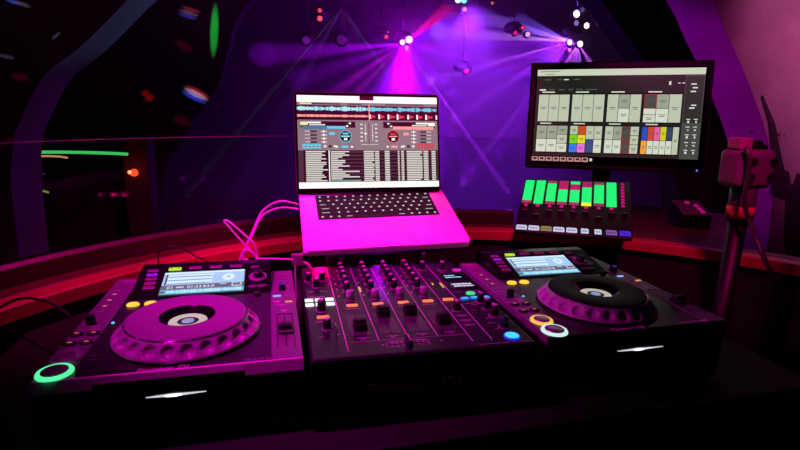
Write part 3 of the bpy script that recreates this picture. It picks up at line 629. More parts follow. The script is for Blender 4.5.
q(0, 1, .075, .10, g1, 2); q(.02, .1, .08, .094, yl, 3); q(.1, .3, .083, .095, g2, 3); q(.35, .45, .083, .095, g2, 3); q(.62, .9, .083, .093, g2, 3)
q(0, 1, .105, .262, bk, 2)
random.seed(21)
N = 90
for i in range(N):
    u = i / N; h = .015 + .009 * random.random() + .004 * math.sin(i * .7)
    c = cyl if u < .5 and random.random() < .75 else cy
    if u > .65 and random.random() < .7: c = cy if random.random() < .6 else cyd
    q(u, u + 1 / N, .142 - h, .142 + h * .9, c, 3)
    if u < .5: h2 = .008 + .007 * random.random(); q(u, u + 1 / N, .218 - h2, .218 + h2, rl, 3)
    else:
        ph = (u * 14.3) % 1; h2 = .022 * (1 - ph) ** 2 + .008
        q(u, u + 1 / N, .222 - h2, .222 + h2, white if ph < .16 else rd if ph < .7 else bk, 3)
q(.498, .505, .09, .27, rl, 5)
# decks
for sgn, col, cold, x0 in ((0, cy, cyd, 0), (1, rd, rl, 1)):
    def m2(a, b_): return (a, b_) if not sgn else (1 - b_, 1 - a)
    q(*m2(.02, .40), .278, .345, bk, 2); q(*m2(.02, .07), .283, .32, yl if not sgn else white, 3); q(*m2(.07, .16), .283, .30, white, 3); q(*m2(.08, .19), .308, .322, rw, 3)
    q(*m2(.03, .33), .327, .362, cold if sgn else cyd, 4); q(*m2(.2, .33), .33, .358, col if not sgn else rl, 5)
    for k in range(4): q(*m2(.335 + .02 * (k % 2), .35 + .02 * (k % 2)), .29 + .03 * (k // 2), .305 + .03 * (k // 2), white if k % 3 else g2, 5)
    for k in range(4):
        v = .382 + .038 * k
        q(*m2(.05, .10), v, v + .007, rw, 3); q(*m2(.085, .13), v - .004, v + .016, g2, 4); q(*m2(.16, .20), v, v + .01, rw, 4); q(*m2(.175, .182), v - .006, v + .018, white, 5)
    q(*m2(.215, .255), .395, .425, col if not sgn else rl, 4)
    for k in range(5): q(*m2(.03 + .026 * k, .052 + .026 * k), .522, .546, col, 4); q(*m2(.03 + .026 * k, .052 + .026 * k), .552, .572, col, 4)
    for k in range(3): q(*m2(.175 + .035 * k, .195 + .035 * k), .535, .56, rw if k != 1 else bk, 4)
    c0 = (.33 if not sgn else .67)
    s.lathe([(0, 0), (.0150, 0), (.0150, .0001), (0, .0001)], 36, (W * c0, H * (1 - .44), .0011), col)
    s.lathe([(0, 0), (.0132, 0), (.0132, .0001), (0, .0001)], 36, (W * c0, H * (1 - .44), .0014), bk)
    q(c0 - .022, c0 + .022, .40, .418, col, 7); q(c0 - .03, c0 + .03, .432, .446, cyl if not sgn else rl, 7); q(c0 - .012, c0 + .012, .458, .482, white, 7)
    q(*m2(.30, .345), .54, .565, col if not sgn else rl, 4); q(*m2(.26, .275), .545, .56, white, 4); q(*m2(.365, .38), .545, .56, white, 4)
for k in range(2):
    for j in range(5): q(.435 + .105 * k, .452 + .105 * k, .30 + .045 * j, .315 + .045 * j, rw, 3)
q(.47, .474, .30, .49, rw, 3); q(.52, .524, .30, .49, rw, 3); q(.494, .498, .29, .53, g2, 3); q(.463, .481, .40, .415, white, 4); q(.515, .531, .42, .435, rl, 4); q(.44, .56, .525, .53, rw, 3)
# track list
q(.0, .21, .59, .935, g2, 2); q(.035, .205, .59, .935, bk, 3); q(.215, 1, .59, .935, g2, 2)
rows_n = 17
for k in range(rows_n):
    v = .598 + k * (.335 / rows_n); h = .0122
    if k % 2: q(.215, .99, v, v + .0197, bk, 3)
    q(.05, .06 + random.uniform(.09, .145), v, v + h, rw, 4)
    q(.222, .222 + random.choice((.05, .08, .10, .10, .13, .2)), v, v + h, rw if k != 16 else gn, 4)
    if k == 16: q(.222, .43, v, v + h + .003, gn, 4)
    q(.455, .455 + random.choice((.06, .07, .075)), v, v + h, rw, 4)
    q(.535, .565, v, v + h, rw, 4); q(.605, .64, v, v + h, rw, 4); q(.70, .712, v, v + h, rw, 4); q(.725, .745, v, v + h, rw, 4)
    q(.765, .765 + random.choice((.10, .115, .115, .115)), v, v + h, rw, 4); q(.89, .925, v, v + h, rw, 4); q(.95, .98, v, v + h, rw, 4)
q(.215, .455, .59, .60, bk, 4); q(.208, .214, .59, .93, white, 5); q(0, 1, .935, 1, white, 5)
for k in range(10): q(.30 + .04 * k, .318 + .04 * k, .958, .972, yl if k % 3 else rw, 6)
s.build('screen', mats, lid, (0, 0, 0.0), label='bright laptop screen with two waveforms over a track list')

# stand: two bent plates under the laptop
st = thing('laptop_stand', 'black metal stand holding the laptop above the mixer', 'stand', (0.19, 0.50, TZ), (0, 0, R(-1.5)))
sm = mat('stand_metal', (52, 46, 54), 0.35, metal=0.6)
MB().box(-0.13, 0.13, -0.045, 0.075, 0, 0.006, 0, bev=0.002).build('foot_plate', [sm], st)
for sx in (-0.11, 0.11):
    MB().tube([(sx, 0.0, 0.006), (sx, 0.01, 0.10), (sx, 0.03, 0.168)], 0.007, seg=10).build('upright', [sm], st)
MB().box(-0.13, 0.13, -0.145, 0.085, -0.004, 0, 0, bev=0.001).build('tray', [sm], st, (0.005, 0.012, 0.1795), (R(18.8), R(-1.4), 0))
for sx in (-0.10, 0.08):
    MB().tube([(sx, -0.142, -0.004), (sx, -0.150, -0.010), (sx, -0.152, 0.002)], 0.003).build('front_hook', [chrome], st, (0.005, 0.012, 0.1795), (R(18.8), R(-1.4), 0))
# fill lights added under the stand tray for the glow behind the mixer
for nm, x, y, z, col, e_, lab in (('added_fill', 0.195, 0.465, 0.068, (0.55, 0.0, 1.0), 0.6, 'added violet fill light under the laptop stand, behind the mixer'),
                             ('added_fill', 0.055, 0.455, 0.040, (1.0, 0.0, 0.16), 0.4, 'added red fill light under the laptop stand, near the left deck')):
    o = thing(nm, lab, 'light', (x, y, z))
    MB().lathe([(0, 0), (0.012, 0), (0.012, 0.006), (0, 0.006)], 20).build('housing', [knobm], o)
    MB().lathe([(0, -0.001), (0.008, -0.001), (0.008, 0), (0, 0)], 20).build('lens', [glow('added_fill_glow_%d' % int(x * 1000), tuple(int(255 * c) for c in col), 0.8)], o)  # lens made only for the added fill light
    light('POINT', nm + '_light', (x, y, z - 0.012), col, e_, size=0.008)

# ------------------------------------------------------------------ monitor
mo = thing('monitor', 'wide black desktop monitor showing a grid of pale and coloured buttons', 'monitor', (1.10, 0.935, -0.045), (0, 0, R(-29.7)))
def local(root, p):
    return root.rotation_euler.to_matrix().inverted() @ (Vector(p) - Vector(root.location))
mrot = (Euler((0, 0, R(-29.7))).to_matrix().inverted() @ Euler((R(82.3), R(-1.3), R(-29.7))).to_matrix()).to_euler()
mloc = local(mo, (0.868, 1.005, 0.179))
W, H = 0.531, 0.299
hs = MB().box(-0.024, W + 0.026, -0.044, H + 0.026, -0.035, 0.004, 0, bev=0.006).build('housing', [mat('monitor_black', (13, 12, 14), 0.3)], mo, mloc, mrot)
MB().box(-0.005, W + 0.008, -0.030, H + 0.004, 0.004, 0.0045, 0).build('panel_glass', [mat('screen_off', (6, 6, 7), 0.12)], hs)
s = MB(); mats = []; mi = {}
dk = M_('m_dark', (38, 40, 36), 0.75); mid = M_('m_grey', (82, 84, 78), 0.75); tb1 = M_('m_title', (205, 214, 190), 0.95); c1 = M_('m_tile', (196, 206, 182), 0.9); c2 = M_('m_tile_b', (164, 174, 152), 0.85); c3 = M_('m_tile_w', (214, 222, 202), 0.95); blk = M_('m_black', (10, 11, 10), 0.6); red = M_('m_red', (175, 40, 30), 0.8); tx = M_('m_text', (225, 230, 215), 0.9); txd = M_('m_textdark', (95, 104, 88), 0.7)
_q = q
def q(u0, u1, v0, v1, m_, k=1): s.quad(W * u0, W * u1, H * (1 - v1), H * (1 - v0), 0.0045 + 0.0002 * k, m_)
q(0, 1, 0, 1, dk)
q(0, 1, 0, .072, tb1, 2); q(.02, .14, .02, .027, txd, 3); q(.05, .11, .052, .058, txd, 3)
for k, (a, b_) in enumerate(((.05, .09), (.13, .16), (.17, .20), (.23, .27))): q(a, b_, .11, .122, tx if k == 2 else txd, 3)
for k, (a, b_) in enumerate(((.02, .06), (.08, .12), (.14, .18), (.2, .23), (.25, .29), (.31, .38))): q(a, b_, .225, .236 if k else .242, tx if k == 0 else txd, 3)
def tile(u0, u1, v0, v1, m_, label=True, border=None):
    if border is not None: q(u0, u1, v0, v1, border, 3); q(u0 + .004, u1 - .004, v0 + .007, v1 - .007, m_, 4)
    else: q(u0 + .0015, u1 - .0015, v0 + .003, v1 - .003, m_, 3)
    if label:
        c = (u0 + u1) / 2; d = (u1 - u0) * .28; vc = (v0 + v1) / 2
        q(c - d, c + d, vc - .012, vc - .005, txd, 5); q(c - d * .7, c + d * .7, vc + .006, vc + .013, txd, 5)
R1a, R1b = .285, .60; R2a, R2b = .645, .955
G = [(.018, .215), (.23, .43), (.447, .65), (.665, .882)]
for a, b_ in G: q(a - .003, b_ + .003, R1a - .012, R1b + .01, blk, 2); q(a - .003, b_ + .003, R2a - .01, R2b + .01, blk, 2); q(a + .02, a + .10, R1a - .032, R1a - .019, tx, 3); q(a + .02, a + .09, R2a - .030, R2a - .018, tx, 3)
for gi in (0, 1):
    a, b_ = G[gi]
    for k in range(3): tile(a + (b_ - a) * k / 3, a + (b_ - a) * (k + 1) / 3, R1a, R1b, c1)
a, b_ = G[2]; t3 = (b_ - a) / 3; vm = (R1a + R1b) / 2
tile(a, a + t3, R1a, R1b, c1); tile(a + t3, a + 2 * t3, R1a, vm, c2); tile(a + t3, a + 2 * t3, vm, R1b, c3); tile(a + 2 * t3, b_, R1a, R1b, c1)
a, b_ = G[3]; t3 = (b_ - a) / 3
tile(a, a + t3, R1a, vm, mid, True, red); tile(a + t3, a + 2 * t3, R1a, vm, c2); tile(a, a + t3, vm, vm + .07, c3, False); tile(a, a + t3, vm + .07, R1b, c3); tile(a + t3, a + 2 * t3, vm, R1b, c3); tile(a + 2 * t3, b_, R1a, R1b, c1)
a, b_ = G[0]; t3 = (b_ - a) / 3; v2 = (R2a + R2b) / 2
tile(a, a + t3, R2a, v2, c2); tile(a + t3, a + 2 * t3, R2a, v2, c2); tile(a, a + t3, v2, R2b, c3); tile(a + t3, a + 2 * t3, v2, R2b, c3)
for k in range(3): tile(a + 2 * t3, b_, R2a + (R2b - R2a) * k / 3, R2a + (R2b - R2a) * (k + 1) / 3, (c2, c1, c3)[k])
a, b_ = G[1]; t4 = (b_ - a) / 4; t = (R2b - R2a) / 3
cc = [[M_('x1', (190, 205, 175), .9), M_('x2', (215, 80, 35), .9)], [M_('x3', (120, 220, 30), .95), M_('x4', (235, 225, 40), .95)], [M_('x5', (40, 130, 245), .95), M_('x6', (240, 120, 225), .95)]]
for j in range(3):
    for k in range(2): tile(a + t4 * k, a + t4 * (k + 1), R2a + t * j, R2a + t * (j + 1), cc[j][k])
tile(a + 2 * t4, a + 3 * t4, R2a, v2, c1); tile(a + 3 * t4, b_, R2a, v2, c1); tile(a + 2 * t4, a + 3 * t4, v2, R2b, M_('x7', (55, 80, 140), .9)); tile(a + 3 * t4, b_, v2, R2b, c3)
a, b_ = G[2]; t4 = (b_ - a) / 4
for k in (0, 1):
    tile(a + t4 * k, a + t4 * (k + 1), R2a, v2, c2 if k else c1); tile(a + t4 * k, a + t4 * (k + 1), v2, R2b, c3)
for v0, v1 in ((R2a, v2), (v2, R2b)): tile(a + t4 * 2, a + t4 * 3, v0, v1, mid, True, red)
for k in range(3): tile(a + 3 * t4, b_, R2a + t * k, R2a + t * (k + 1), c1)
a, b_ = G[3]; t6 = (b_ - a) / 6
for k, c in enumerate(((45, 80, 205), (215, 80, 50), (240, 100, 175), (215, 215, 40), (60, 70, 105))): tile(a + t6 * k, a + t6 * (k + 1), R2a, v2, M_('y%d' % k, c, .9))
for k in range(5): tile(a + t6 * k, a + t6 * (k + 1), v2, R2b, M_('y9', (245, 165, 70), .95) if k == 0 else c3)
tile(a + t6 * 5, b_, R2a, R2b, c1)
q(.892, 1, .075, 1, mid, 2); q(.895, .995, .09, .60, M_('m_side', (52, 54, 50), .75), 3)
q(.80, .812, .145, .185, tx, 3); q(.85, .865, .16, .17, tx, 3); q(.875, .89, .16, .17, tx, 3)
for k, v in enumerate((.17, .21, .25, .40, .43)): q(.925 + .01 * (k % 2), .955 + .008 * (k % 2), v, v + .014, tx, 5)
for k in range(5):
    for j in range(2):
        u = .915 + .042 * j; v = .555 + .085 * k
        q(u, u + .022, v, v + .009, tx, 5); q(u + .006 + .004 * ((k + j) % 2), u + .018, v + .02 + .012 * (k % 2), v + .045, tx, 5)
for k in range(9):
    u = -.003 + .0455 * k
    if k < 8:
        q(u, u + .040, 1.012, 1.062, M_('m_icon', (205, 150, 150), .8), 3); q(u + .009, u + .031, 1.022, 1.045, blk, 4)
    else: q(u + .004, u + .02, 1.02, 1.05, tx, 3)
s.build('screen', mats, hs, label='lit screen with button grid, colour swatches and red framed tiles')
MB().lathe([(0, 0), (0.003, 0), (0.003, 0.001), (0, 0.0012)], 12).build('power_lamp', [glow('power_blue', (90, 110, 255), 1.6)], hs, (W + 0.001, -0.036, 0.0045))
MB().box(-0.03, 0.03, -0.012, 0.012, 0.014, 0.34, 0, bev=0.004).build('neck', [black], mo, local(mo, (1.125, 0.955, -0.045)))
MB().lathe([(0, 0), (0.11, 0), (0.105, 0.010), (0.04, 0.016), (0, 0.016)], 48, sx=1.25, sy=0.85).build('stand_foot', [black], mo, local(mo, (1.135, 0.975, -0.045)))

# ------------------------------------------------------------------ pad controller
pc = thing('pad_controller', 'pad controller with eight columns of glowing green pads and taped faders', 'pad controller', (0.684, 0.745, -0.045), (0, 0, R(-34.3)))
prot = (Euler((0, 0, R(-34.3))).to_matrix().inverted() @ Euler((R(28.5), R(-2.4), R(-34.3))).to_matrix()).to_euler()
PW, PH = 0.3365, 0.281
pb = MB().box(0, PW, 0, PH, -0.012, 0, 0, bev=0.003).build('body', [mat('controller_black', (20, 18, 21), 0.4)], pc, (0, 0.002, 0.0125), prot)
pads = {'G': glow('pad_green', (20, 245, 120), 1.0), 'P': mat('pad_pink_off', (170, 70, 130), 0.5, emit=(130, 20, 90), strength=0.7), 'D': mat('pad_dim', (150, 110, 130), 0.5, emit=(100, 60, 80), strength=0.6), 'Y': glow('pad_yellow', (240, 240, 50), 1.1)}  # pink glow of the off pads stands in for light on them
pad_me = {k: MB().box(-0.0150, 0.0150, -0.0074, 0.0074, 0, 0.003, 0, bev=0.0012).mesh('pad', [v]) for k, v in pads.items()}
layout = ['GGGGGGGD', 'GGGGGGGG', 'DGGGGGGD', 'PPPGGGGD', 'GPPGGGGD', 'PPGGGGGY', 'DGGGGGGD', 'GGGGGGGG']
x0, dx = 0.0195, 0.0372
rnd = MB().lathe([(0, 0), (0.0062, 0), (0.0058, 0.0022), (0, 0.0026)], 20).mesh('round_button', [mat('round_pink', (200, 80, 160), 0.5, emit=(150, 10, 110), strength=0.6)])
fd = MB().box(-0.0008, 0.0008, -0.028, 0.028, 0, 0.0004, 1).box(-0.009, 0.009, -0.0295, -0.0290, 0, 0.0004, 0).box(-0.009, 0.009, 0.0290, 0.0295, 0, 0.0004, 0).mesh('fader', [ink, knobm])
fc = MB().box(-0.0085, 0.0085, -0.006, 0.006, 0.0005, 0.009, 0, bev=0.0015).box(-0.0085, 0.0085, -0.0006, 0.0006, 0.009, 0.0095, 1).mesh('fader_cap', [knobm, grey])
for c in range(8):
    for r_ in range(8): inst('pad', pad_me[layout[c][r_]], pb, (x0 + dx * c, PH - 0.018 - 0.0163 * r_, 0.0002))
    inst('round_button', rnd, pb, (x0 + dx * c, 0.132, 0.0002))
    f = inst('fader', fd, pb, (x0 + dx * c, 0.084, 0.0002)); inst('fader_cap', fc, f, (0, (0.015, -0.004, 0.018, 0.018, 0.018, 0.020, -0.002, 0.022)[c], 0))
for r_ in range(8): inst('round_button', rnd, pb, (x0 + dx * 8 - 0.004, PH - 0.018 - 0.0163 * r_, 0.0002))
f = inst('fader', fd, pb, (x0 + dx * 8, 0.084, 0.0002)); inst('fader_cap', fc, f, (0, 0.022, 0))
tpm = [mat('tape_white', (70, 72, 80), 0.6, emit=(195, 212, 240), strength=0.9), mat('tape_olive', (60, 64, 36), 0.6, emit=(135, 145, 80), strength=0.8), mat('tape_blue', (110, 120, 190), 0.6, emit=(95, 105, 175), strength=0.6), mat('tape_deep_blue', (60, 60, 220), 0.6, emit=(45, 45, 210), strength=0.8)]  # tape emission stands in for the monitor's light on the labels
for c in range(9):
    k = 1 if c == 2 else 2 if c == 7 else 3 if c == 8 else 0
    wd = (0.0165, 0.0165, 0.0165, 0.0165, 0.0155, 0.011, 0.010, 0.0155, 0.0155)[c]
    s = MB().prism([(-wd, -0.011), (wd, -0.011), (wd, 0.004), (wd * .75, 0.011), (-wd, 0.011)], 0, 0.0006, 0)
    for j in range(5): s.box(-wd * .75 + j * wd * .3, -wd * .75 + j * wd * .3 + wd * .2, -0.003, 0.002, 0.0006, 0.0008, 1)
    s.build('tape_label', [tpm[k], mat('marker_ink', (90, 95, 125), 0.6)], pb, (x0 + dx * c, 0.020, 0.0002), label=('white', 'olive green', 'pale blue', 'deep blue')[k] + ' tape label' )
# wedge that props the controller
rotz = pc.rotation_euler.to_matrix()
MB().prism([(0.05, 0.002), (0.235, 0.002), (0.235, 0.085)], 0.08, 0.26, mtx=Matrix(((0, 0, 1, 0), (1, 0, 0, 0), (0, 1, 0, 0), (0, 0, 0, 1)))).build('wedge', [black], pc, (0, 0, 0))

# small control box on the counter
cb = thing('control_box', 'small black control box with round pink buttons on the red counter', 'control box', (1.375, 0.78, -0.045), (0, 0, R(-12)))
s = MB().prism([(-0.040, 0), (0.040, 0), (0.040, 0.080), (-0.040, 0.046)], -0.052, 0.052, mtx=Matrix(((0, 0, 1, 0), (1, 0, 0, 0), (0, 1, 0, 0), (0, 0, 0, 1))))
s.build('body', [mat('box_black', (14, 10, 14), 0.4)], cb)
s = MB().prism([(-0.066, -0.05), (-0.058, 0), (-0.066, 0.05), (0.066, 0.05), (0.058, 0), (0.066, -0.05)], 0, 0.004, 0)
s.box(-0.03, -0.01, -0.012, -0.010, 0.004, 0.0045, 1).box(-0.03, -0.012, -0.03, -0.028, 0.004, 0.0045, 1)
for sx in (-1, 1):
    for sy in (-1, 1): s.lathe([(0, 0.004), (0.004, 0.004), (0.003, 0.0055), (0, 0.006)], 12, (0.056 * sx, 0.042 * sy, 0), 1)
tp = s.build('top_plate', [mat('box_plate', (96, 60, 92), 0.4), grey], cb, (0, 0, 0.0632), (math.atan(0.425), 0, 0))
tp.scale = (0.8, 0.9, 1)
bt = MB().lathe([(0, 0), (0.009, 0), (0.0085, 0.003), (0, 0.0035)], 20, sx=1.2).mesh('button', [mat('box_button', (215, 90, 170), 0.5, emit=(170, 10, 120), strength=0.7)])
for x, y in ((-0.004, 0.030), (0.026, 0.010), (0.028, -0.012), (0.030, -0.033)): inst('button', bt, tp, (x, y, 0.004))

# ------------------------------------------------------------------ pole with clamp
pp = thing('clamp_pole', 'dark metal pole with a large pink lit clamp block on top', 'pole', (1.105, 0.36, FZ))
z0 = -FZ
MB().lathe([(0, 0.012), (0.021, 0.012), (0.021, z0 + 0.075), (0, z0 + 0.075)], 28).build('pole', [mat('pole_dark', (22, 17, 22), 0.45, metal=0.2)], pp)
MB().lathe([(0.017, z0 + 0.076), (0.030, z0 + 0.076), (0.030, z0 + 0.162), (0.017, z0 + 0.162)], 28, mi=0).build('sleeve', [mat('sleeve_dark', (70, 52, 70), 0.35)], pp)
MB().lathe([(0.0305, z0 + 0.083), (0.0312, z0 + 0.083), (0.0312, z0 + 0.115), (0.0305, z0 + 0.115)], 28).build('sticker', [mat('orange_sticker', (225, 110, 70), 0.6, noise=(60, (160, 50, 60), 4))], pp, label='orange sticker wrapped round the sleeve')
s = MB().box(-0.052, 0.052, -0.038, 0.038, 0, 0.095, 0, bev=0.018, seg=5)
cl = s.build('clamp_block', [mat('clamp_paint', (110, 88, 104), 0.28)], pp, (-0.006, 0, z0 + 0.162), (0, 0, R(-4)))
hole = MB().lathe([(0, 0.0), (0.0095, 0.0), (0.0112, 0.0014), (0.0112, 0.0)], 24, mtx=Matrix.Rotation(R(90), 4, 'X')).mesh('bolt_hole', [mat('hole_black', (5, 4, 5), 0.7)])
for x in (-0.026, 0.050):
    for z in (0.028, 0.066): inst('bolt_hole', hole, cl, (x * 0.72, -0.0382, z))
MB().box(-0.048, -0.012, -0.02, 0.02, 0.094, 0.122, 0, bev=0.004).box(-0.008, 0.022, -0.015, 0.015, 0.094, 0.116, 1, bev=0.004).prism([(-0.01, 0.094), (0.045, 0.094), (0.040, 0.104), (-0.01, 0.115)], -0.01, 0.01, 1, mtx=Matrix(((1, 0, 0, 0), (0, 0, 1, 0), (0, 1, 0, 0), (0, 0, 0, 1)))).build('clamp_bolt', [mat('bolt_pink', (150, 100, 130), 0.4), knobm], cl)
MB().lathe([(0, 0), (0.16, 0), (0.15, 0.008), (0.03, 0.012), (0, 0.012)], 40).build('base_plate', [black], pp)
# power cable along the pole
tag(MB().tube([(1.045, 0.325, 0.262), (1.048, 0.31, 0.232), (1.052, 0.31, 0.148), (1.062, 0.31, 0.118), (1.075, 0.30, 0.08), (1.065, 0.27, 0.05), (1.068, 0.23, -0.005), (1.117, 0.225, -0.053), (1.157, 0.225, -0.095), (1.20, 0.225, -0.152), (1.25, 0.225, -0.23), (1.27, 0.225, -0.5), (1.28, 0.225, -0.8), (1.28, 0.225, FZ + 0.01)], 0.0055, seg=10).build('power_cable', [mat('dusty_cable', (56, 38, 48), 0.3)]), 'thick dark cable hanging from the clamp down past the pole', 'cable')

# ------------------------------------------------------------------ cables
def cable(pts, r, m_, label, nm='cable', group=None): return tag(MB().tube(pts, r).build(nm, [m_]), label, 'cable', group)
cable([(0.0125, 0.505, 0.1115), (-0.028, 0.50, 0.120), (-0.064, 0.48, 0.104), (-0.084, 0.47, 0.068), (-0.103, 0.465, 0.028), (-0.118, 0.46, -0.008), (-0.13, 0.45, -0.06), (-0.14, 0.46, -0.104)], 0.0021, white_cable, 'upper pink lit cable plugged into the left side of the laptop')
cable([(0.0125, 0.485, 0.1045), (-0.029, 0.475, 0.110), (-0.066, 0.46, 0.096), (-0.088, 0.45, 0.055), (-0.108, 0.44, 0.013), (-0.10, 0.43, -0.04), (-0.09, 0.45, -0.104)], 0.0021, white_cable, 'lower pink lit cable plugged into the left side of the laptop')
for x, y, z, lab in ((0.0135, 0.505, 0.1125, 'small white plug in the laptop, the upper one'), (0.0135, 0.485, 0.1055, 'small white plug in the laptop, the lower one')):
    pass
cable([(-0.065, 0.425, -0.004), (-0.106, 0.43, 0.045), (-0.131, 0.43, 0.079), (-0.1415, 0.43, 0.093), (-0.131, 0.43, 0.091), (-0.102, 0.43, 0.062), (-0.082, 0.43, 0.036), (-0.078, 0.44, -0.02), (-0.08, 0.45, -0.104)], 0.0024, white_cable, 'pink lit cable bent into a pointed loop behind the left deck')
cable([(-0.115, 0.418, 0.006), (-0.106, 0.42, 0.030), (-0.092, 0.42, 0.030), (-0.077, 0.42, 0.012), (-0.089, 0.415, 0.004), (-0.103, 0.41, 0.014), (-0.115, 0.41, -0.03), (-0.12, 0.42, -0.104)], 0.0022, white_cable, 'short pink lit cable loop lying low behind the left deck')
cable([(-0.082, 0.41, 0.016), (-0.032, 0.415, 0.011), (-0.003, 0.42, 0.004), (0.0, 0.424, -0.03), (0.002, 0.43, -0.104)], 0.0022, white_cable, 'pink lit cable running right to a plug behind the mixer')
ad = thing('cable_adapter', 'small pink lit adapter plug behind the gap between left deck and mixer', 'plug', (0.0045, 0.432, -0.01))
MB().box(-0.012, 0.012, -0.008, 0.008, 0, 0.026, 0, bev=0.002).build('housing', [mat('adapter_grey', (120, 90, 115), 0.5)], ad)
MB().tube([(0.010, 0, 0.006), (0.020, 0, 0.002), (0.030, 0.002, -0.016), (0.032, 0.006, -0.05), (0.03, 0.012, -0.097)], 0.0042).build('lead', [white_cable], ad)
MB().tube([(0.008, 0, 0.022), (0.018, 0.0, 0.036), (0.024, 0.005, 0.042)], 0.0015).build('wire', [white_cable], ad)
cable([(-0.262, 0.40, -0.01), (-0.270, 0.42, 0.024), (-0.262, 0.42, 0.040), (-0.246, 0.42, 0.047), (-0.224, 0.42, 0.042), (-0.200, 0.42, 0.024), (-0.176, 0.42, 0.002), (-0.17, 0.43, -0.104)], 0.0014, rubber, 'thin dark cable arching behind the left screen')
cable([(-0.53, 0.33, -0.04), (-0.46, 0.27, 0.005), (-0.425, 0.25, 0.014), (-0.387, 0.24, 0.002), (-0.357, 0.23, -0.036), (-0.35, 0.22, -0.104)], 0.0022, mat('cable_maroon', (80, 50, 66), 0.4), 'dark cable arching from the counter to the left side of the left deck')
cable([(-0.53, 0.30, -0.05), (-0.47, 0.24, -0.03), (-0.41, 0.2, -0.04), (-0.37, 0.19, -0.07), (-0.35, 0.18, -0.104)], 0.0022, mat('cable_maroon', (80, 50, 66), 0.4), 'lower dark cable beside the left side of the left deck')
cable([(-0.50, 0.12, -0.104), (-0.45, 0.06, -0.09), (-0.41, 0.03, -0.10), (-0.38, -0.01, -0.1055)], 0.003, mat('cable_maroon', (80, 50, 66), 0.4), 'dark cable on the table near the green lit ring')

# ------------------------------------------------------------------ dark flame-shaped layer on the pier
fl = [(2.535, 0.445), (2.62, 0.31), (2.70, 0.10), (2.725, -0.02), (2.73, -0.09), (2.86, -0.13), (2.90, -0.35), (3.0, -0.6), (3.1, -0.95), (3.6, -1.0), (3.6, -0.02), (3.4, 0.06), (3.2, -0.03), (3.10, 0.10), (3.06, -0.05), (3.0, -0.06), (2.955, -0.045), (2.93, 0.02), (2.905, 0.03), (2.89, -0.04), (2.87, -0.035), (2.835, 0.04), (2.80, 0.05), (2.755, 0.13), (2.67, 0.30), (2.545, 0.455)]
fm = mat('black_violet', (44, 30, 52), 0.8)
tag(MB().prism(fl, 0, 0.006, mtx=Matrix(((1, 0, 0, 0), (0, 0, -1, 1.598), (0, 1, 0, 0), (0, 0, 0, 1)))).build('dark_wall_shape', [fm]), 'dark flame shape over the magenta plaster at the far right', 'wall decoration')

# ------------------------------------------------------------------ stage lights in the dance room
lens_me = MB().lathe([(0, 0), (0.030, 0), (0.024, 0.008), (0, 0.011)], 24)
def fixture(label, loc, heads, group='stage lights under the ceiling', cat='stage light', col=(255, 200, 255)):
    """yoke-hung light with several lens heads; heads = list of (dx, dz, rgb, strength, radius)"""
    o = thing('stage_light', label, cat, (loc[0], loc[1], loc[2]), (0, 0, 0), group)
    MB().tube([(0, 0.06, 0.10), (0, 0.06, CEIL - loc[2] - 0.001)], 0.006).build('hanging_rod', [black], o)
    MB().lathe([(0, -0.02), (0.10, -0.01), (0.12, 0.05), (0.07, 0.11), (0, 0.11)], 20).build('housing', [black], o, (0, 0.06, 0))
    for dx_, dz_, rgb, st_, rr in heads:
        h = MB().lathe([(0, -0.03), (rr * 1.3, -0.03), (rr * 1.5, 0.0), (rr * 1.35, 0.03), (0, 0.02)], 20, mtx=Matrix.Rotation(R(90), 4, 'X')).build('head', [knobm], o, (dx_, -0.06, dz_))
        MB().lathe([(0, 0.034), (rr, 0.031), (rr, 0.02)], 24, mtx=Matrix.Rotation(R(90), 4, 'X')).build('lens', [glow('lens_%d_%d_%d_%d' % (*rgb, int(st_ * 10)), rgb, st_)], h)
    return o
A = (1.426, 5.0, 1.033); B = (3.56, 5.0, 1.20); Cc = (1.985, 5.0, 1.50)
fixture('magenta stage light with three glowing lenses, above the laptop', (A[0], A[1] + 0.05, A[2] + 0.02), [(-0.04, -0.02, (255, 190, 255), 3, 0.028), (0.035, 0.012, (255, 200, 255), 4, 0.036), (0.008, -0.075, (255, 120, 255), 2, 0.022)])
fixture('cluster of white beam lights hanging above the left end of the monitor', (B[0], B[1] + 0.05, B[2] + 0.08), [(-0.12, -0.13, (255, 225, 255), 4, 0.028), (0.02, -0.14, (255, 230, 255), 4, 0.034), (-0.07, 0.19, (255, 235, 255), 3, 0.04), (0.08, 0.07, (255, 220, 250), 3, 0.034), (-0.11, -0.22, (255, 90, 180), 2, 0.02), (-0.06, 0.09, (170, 130, 230), 0.8, 0.03), (0.0, 0.24, (130, 100, 190), 0.5, 0.03)])
fixture('single white beam light right of the cluster, near the arch edge', (3.95, 5.0, 1.40), [(-0.05, 0.03, (255, 240, 230), 4, 0.04)])
fixture('teal stage light at the top edge, right of the magenta one', Cc, [(0.0, 0.0, (190, 255, 245), 4, 0.03), (0.07, 0.0, (120, 255, 225), 2, 0.03), (0.085, -0.09, (255, 120, 110), 1.5, 0.025)])
fixture('dark spotlight with two red lamps one above the other, above the laptop left edge', (0.508, 5.2, 1.27), [(0, 0.05, (255, 70, 80), 1.3, 0.022), (0, -0.03, (255, 90, 100), 1.3, 0.028), ])
fixture('dim spotlight with two red lamps just left of the magenta light', (1.22, 5.25, 1.12), [(0.03, -0.015, (255, 60, 90), 1.3, 0.022), (0.05, 0.035, (220, 50, 90), 1, 0.014)])
fixture('small light with a red and a magenta lamp, left of the white cluster', (2.84, 5.2, 1.27), [(0.05, 0.03, (255, 60, 90), 1.3, 0.022), (-0.04, -0.035, (235, 30, 130), 1.1, 0.026), (0.12, -0.04, (255, 170, 255), 1.2, 0.03)])
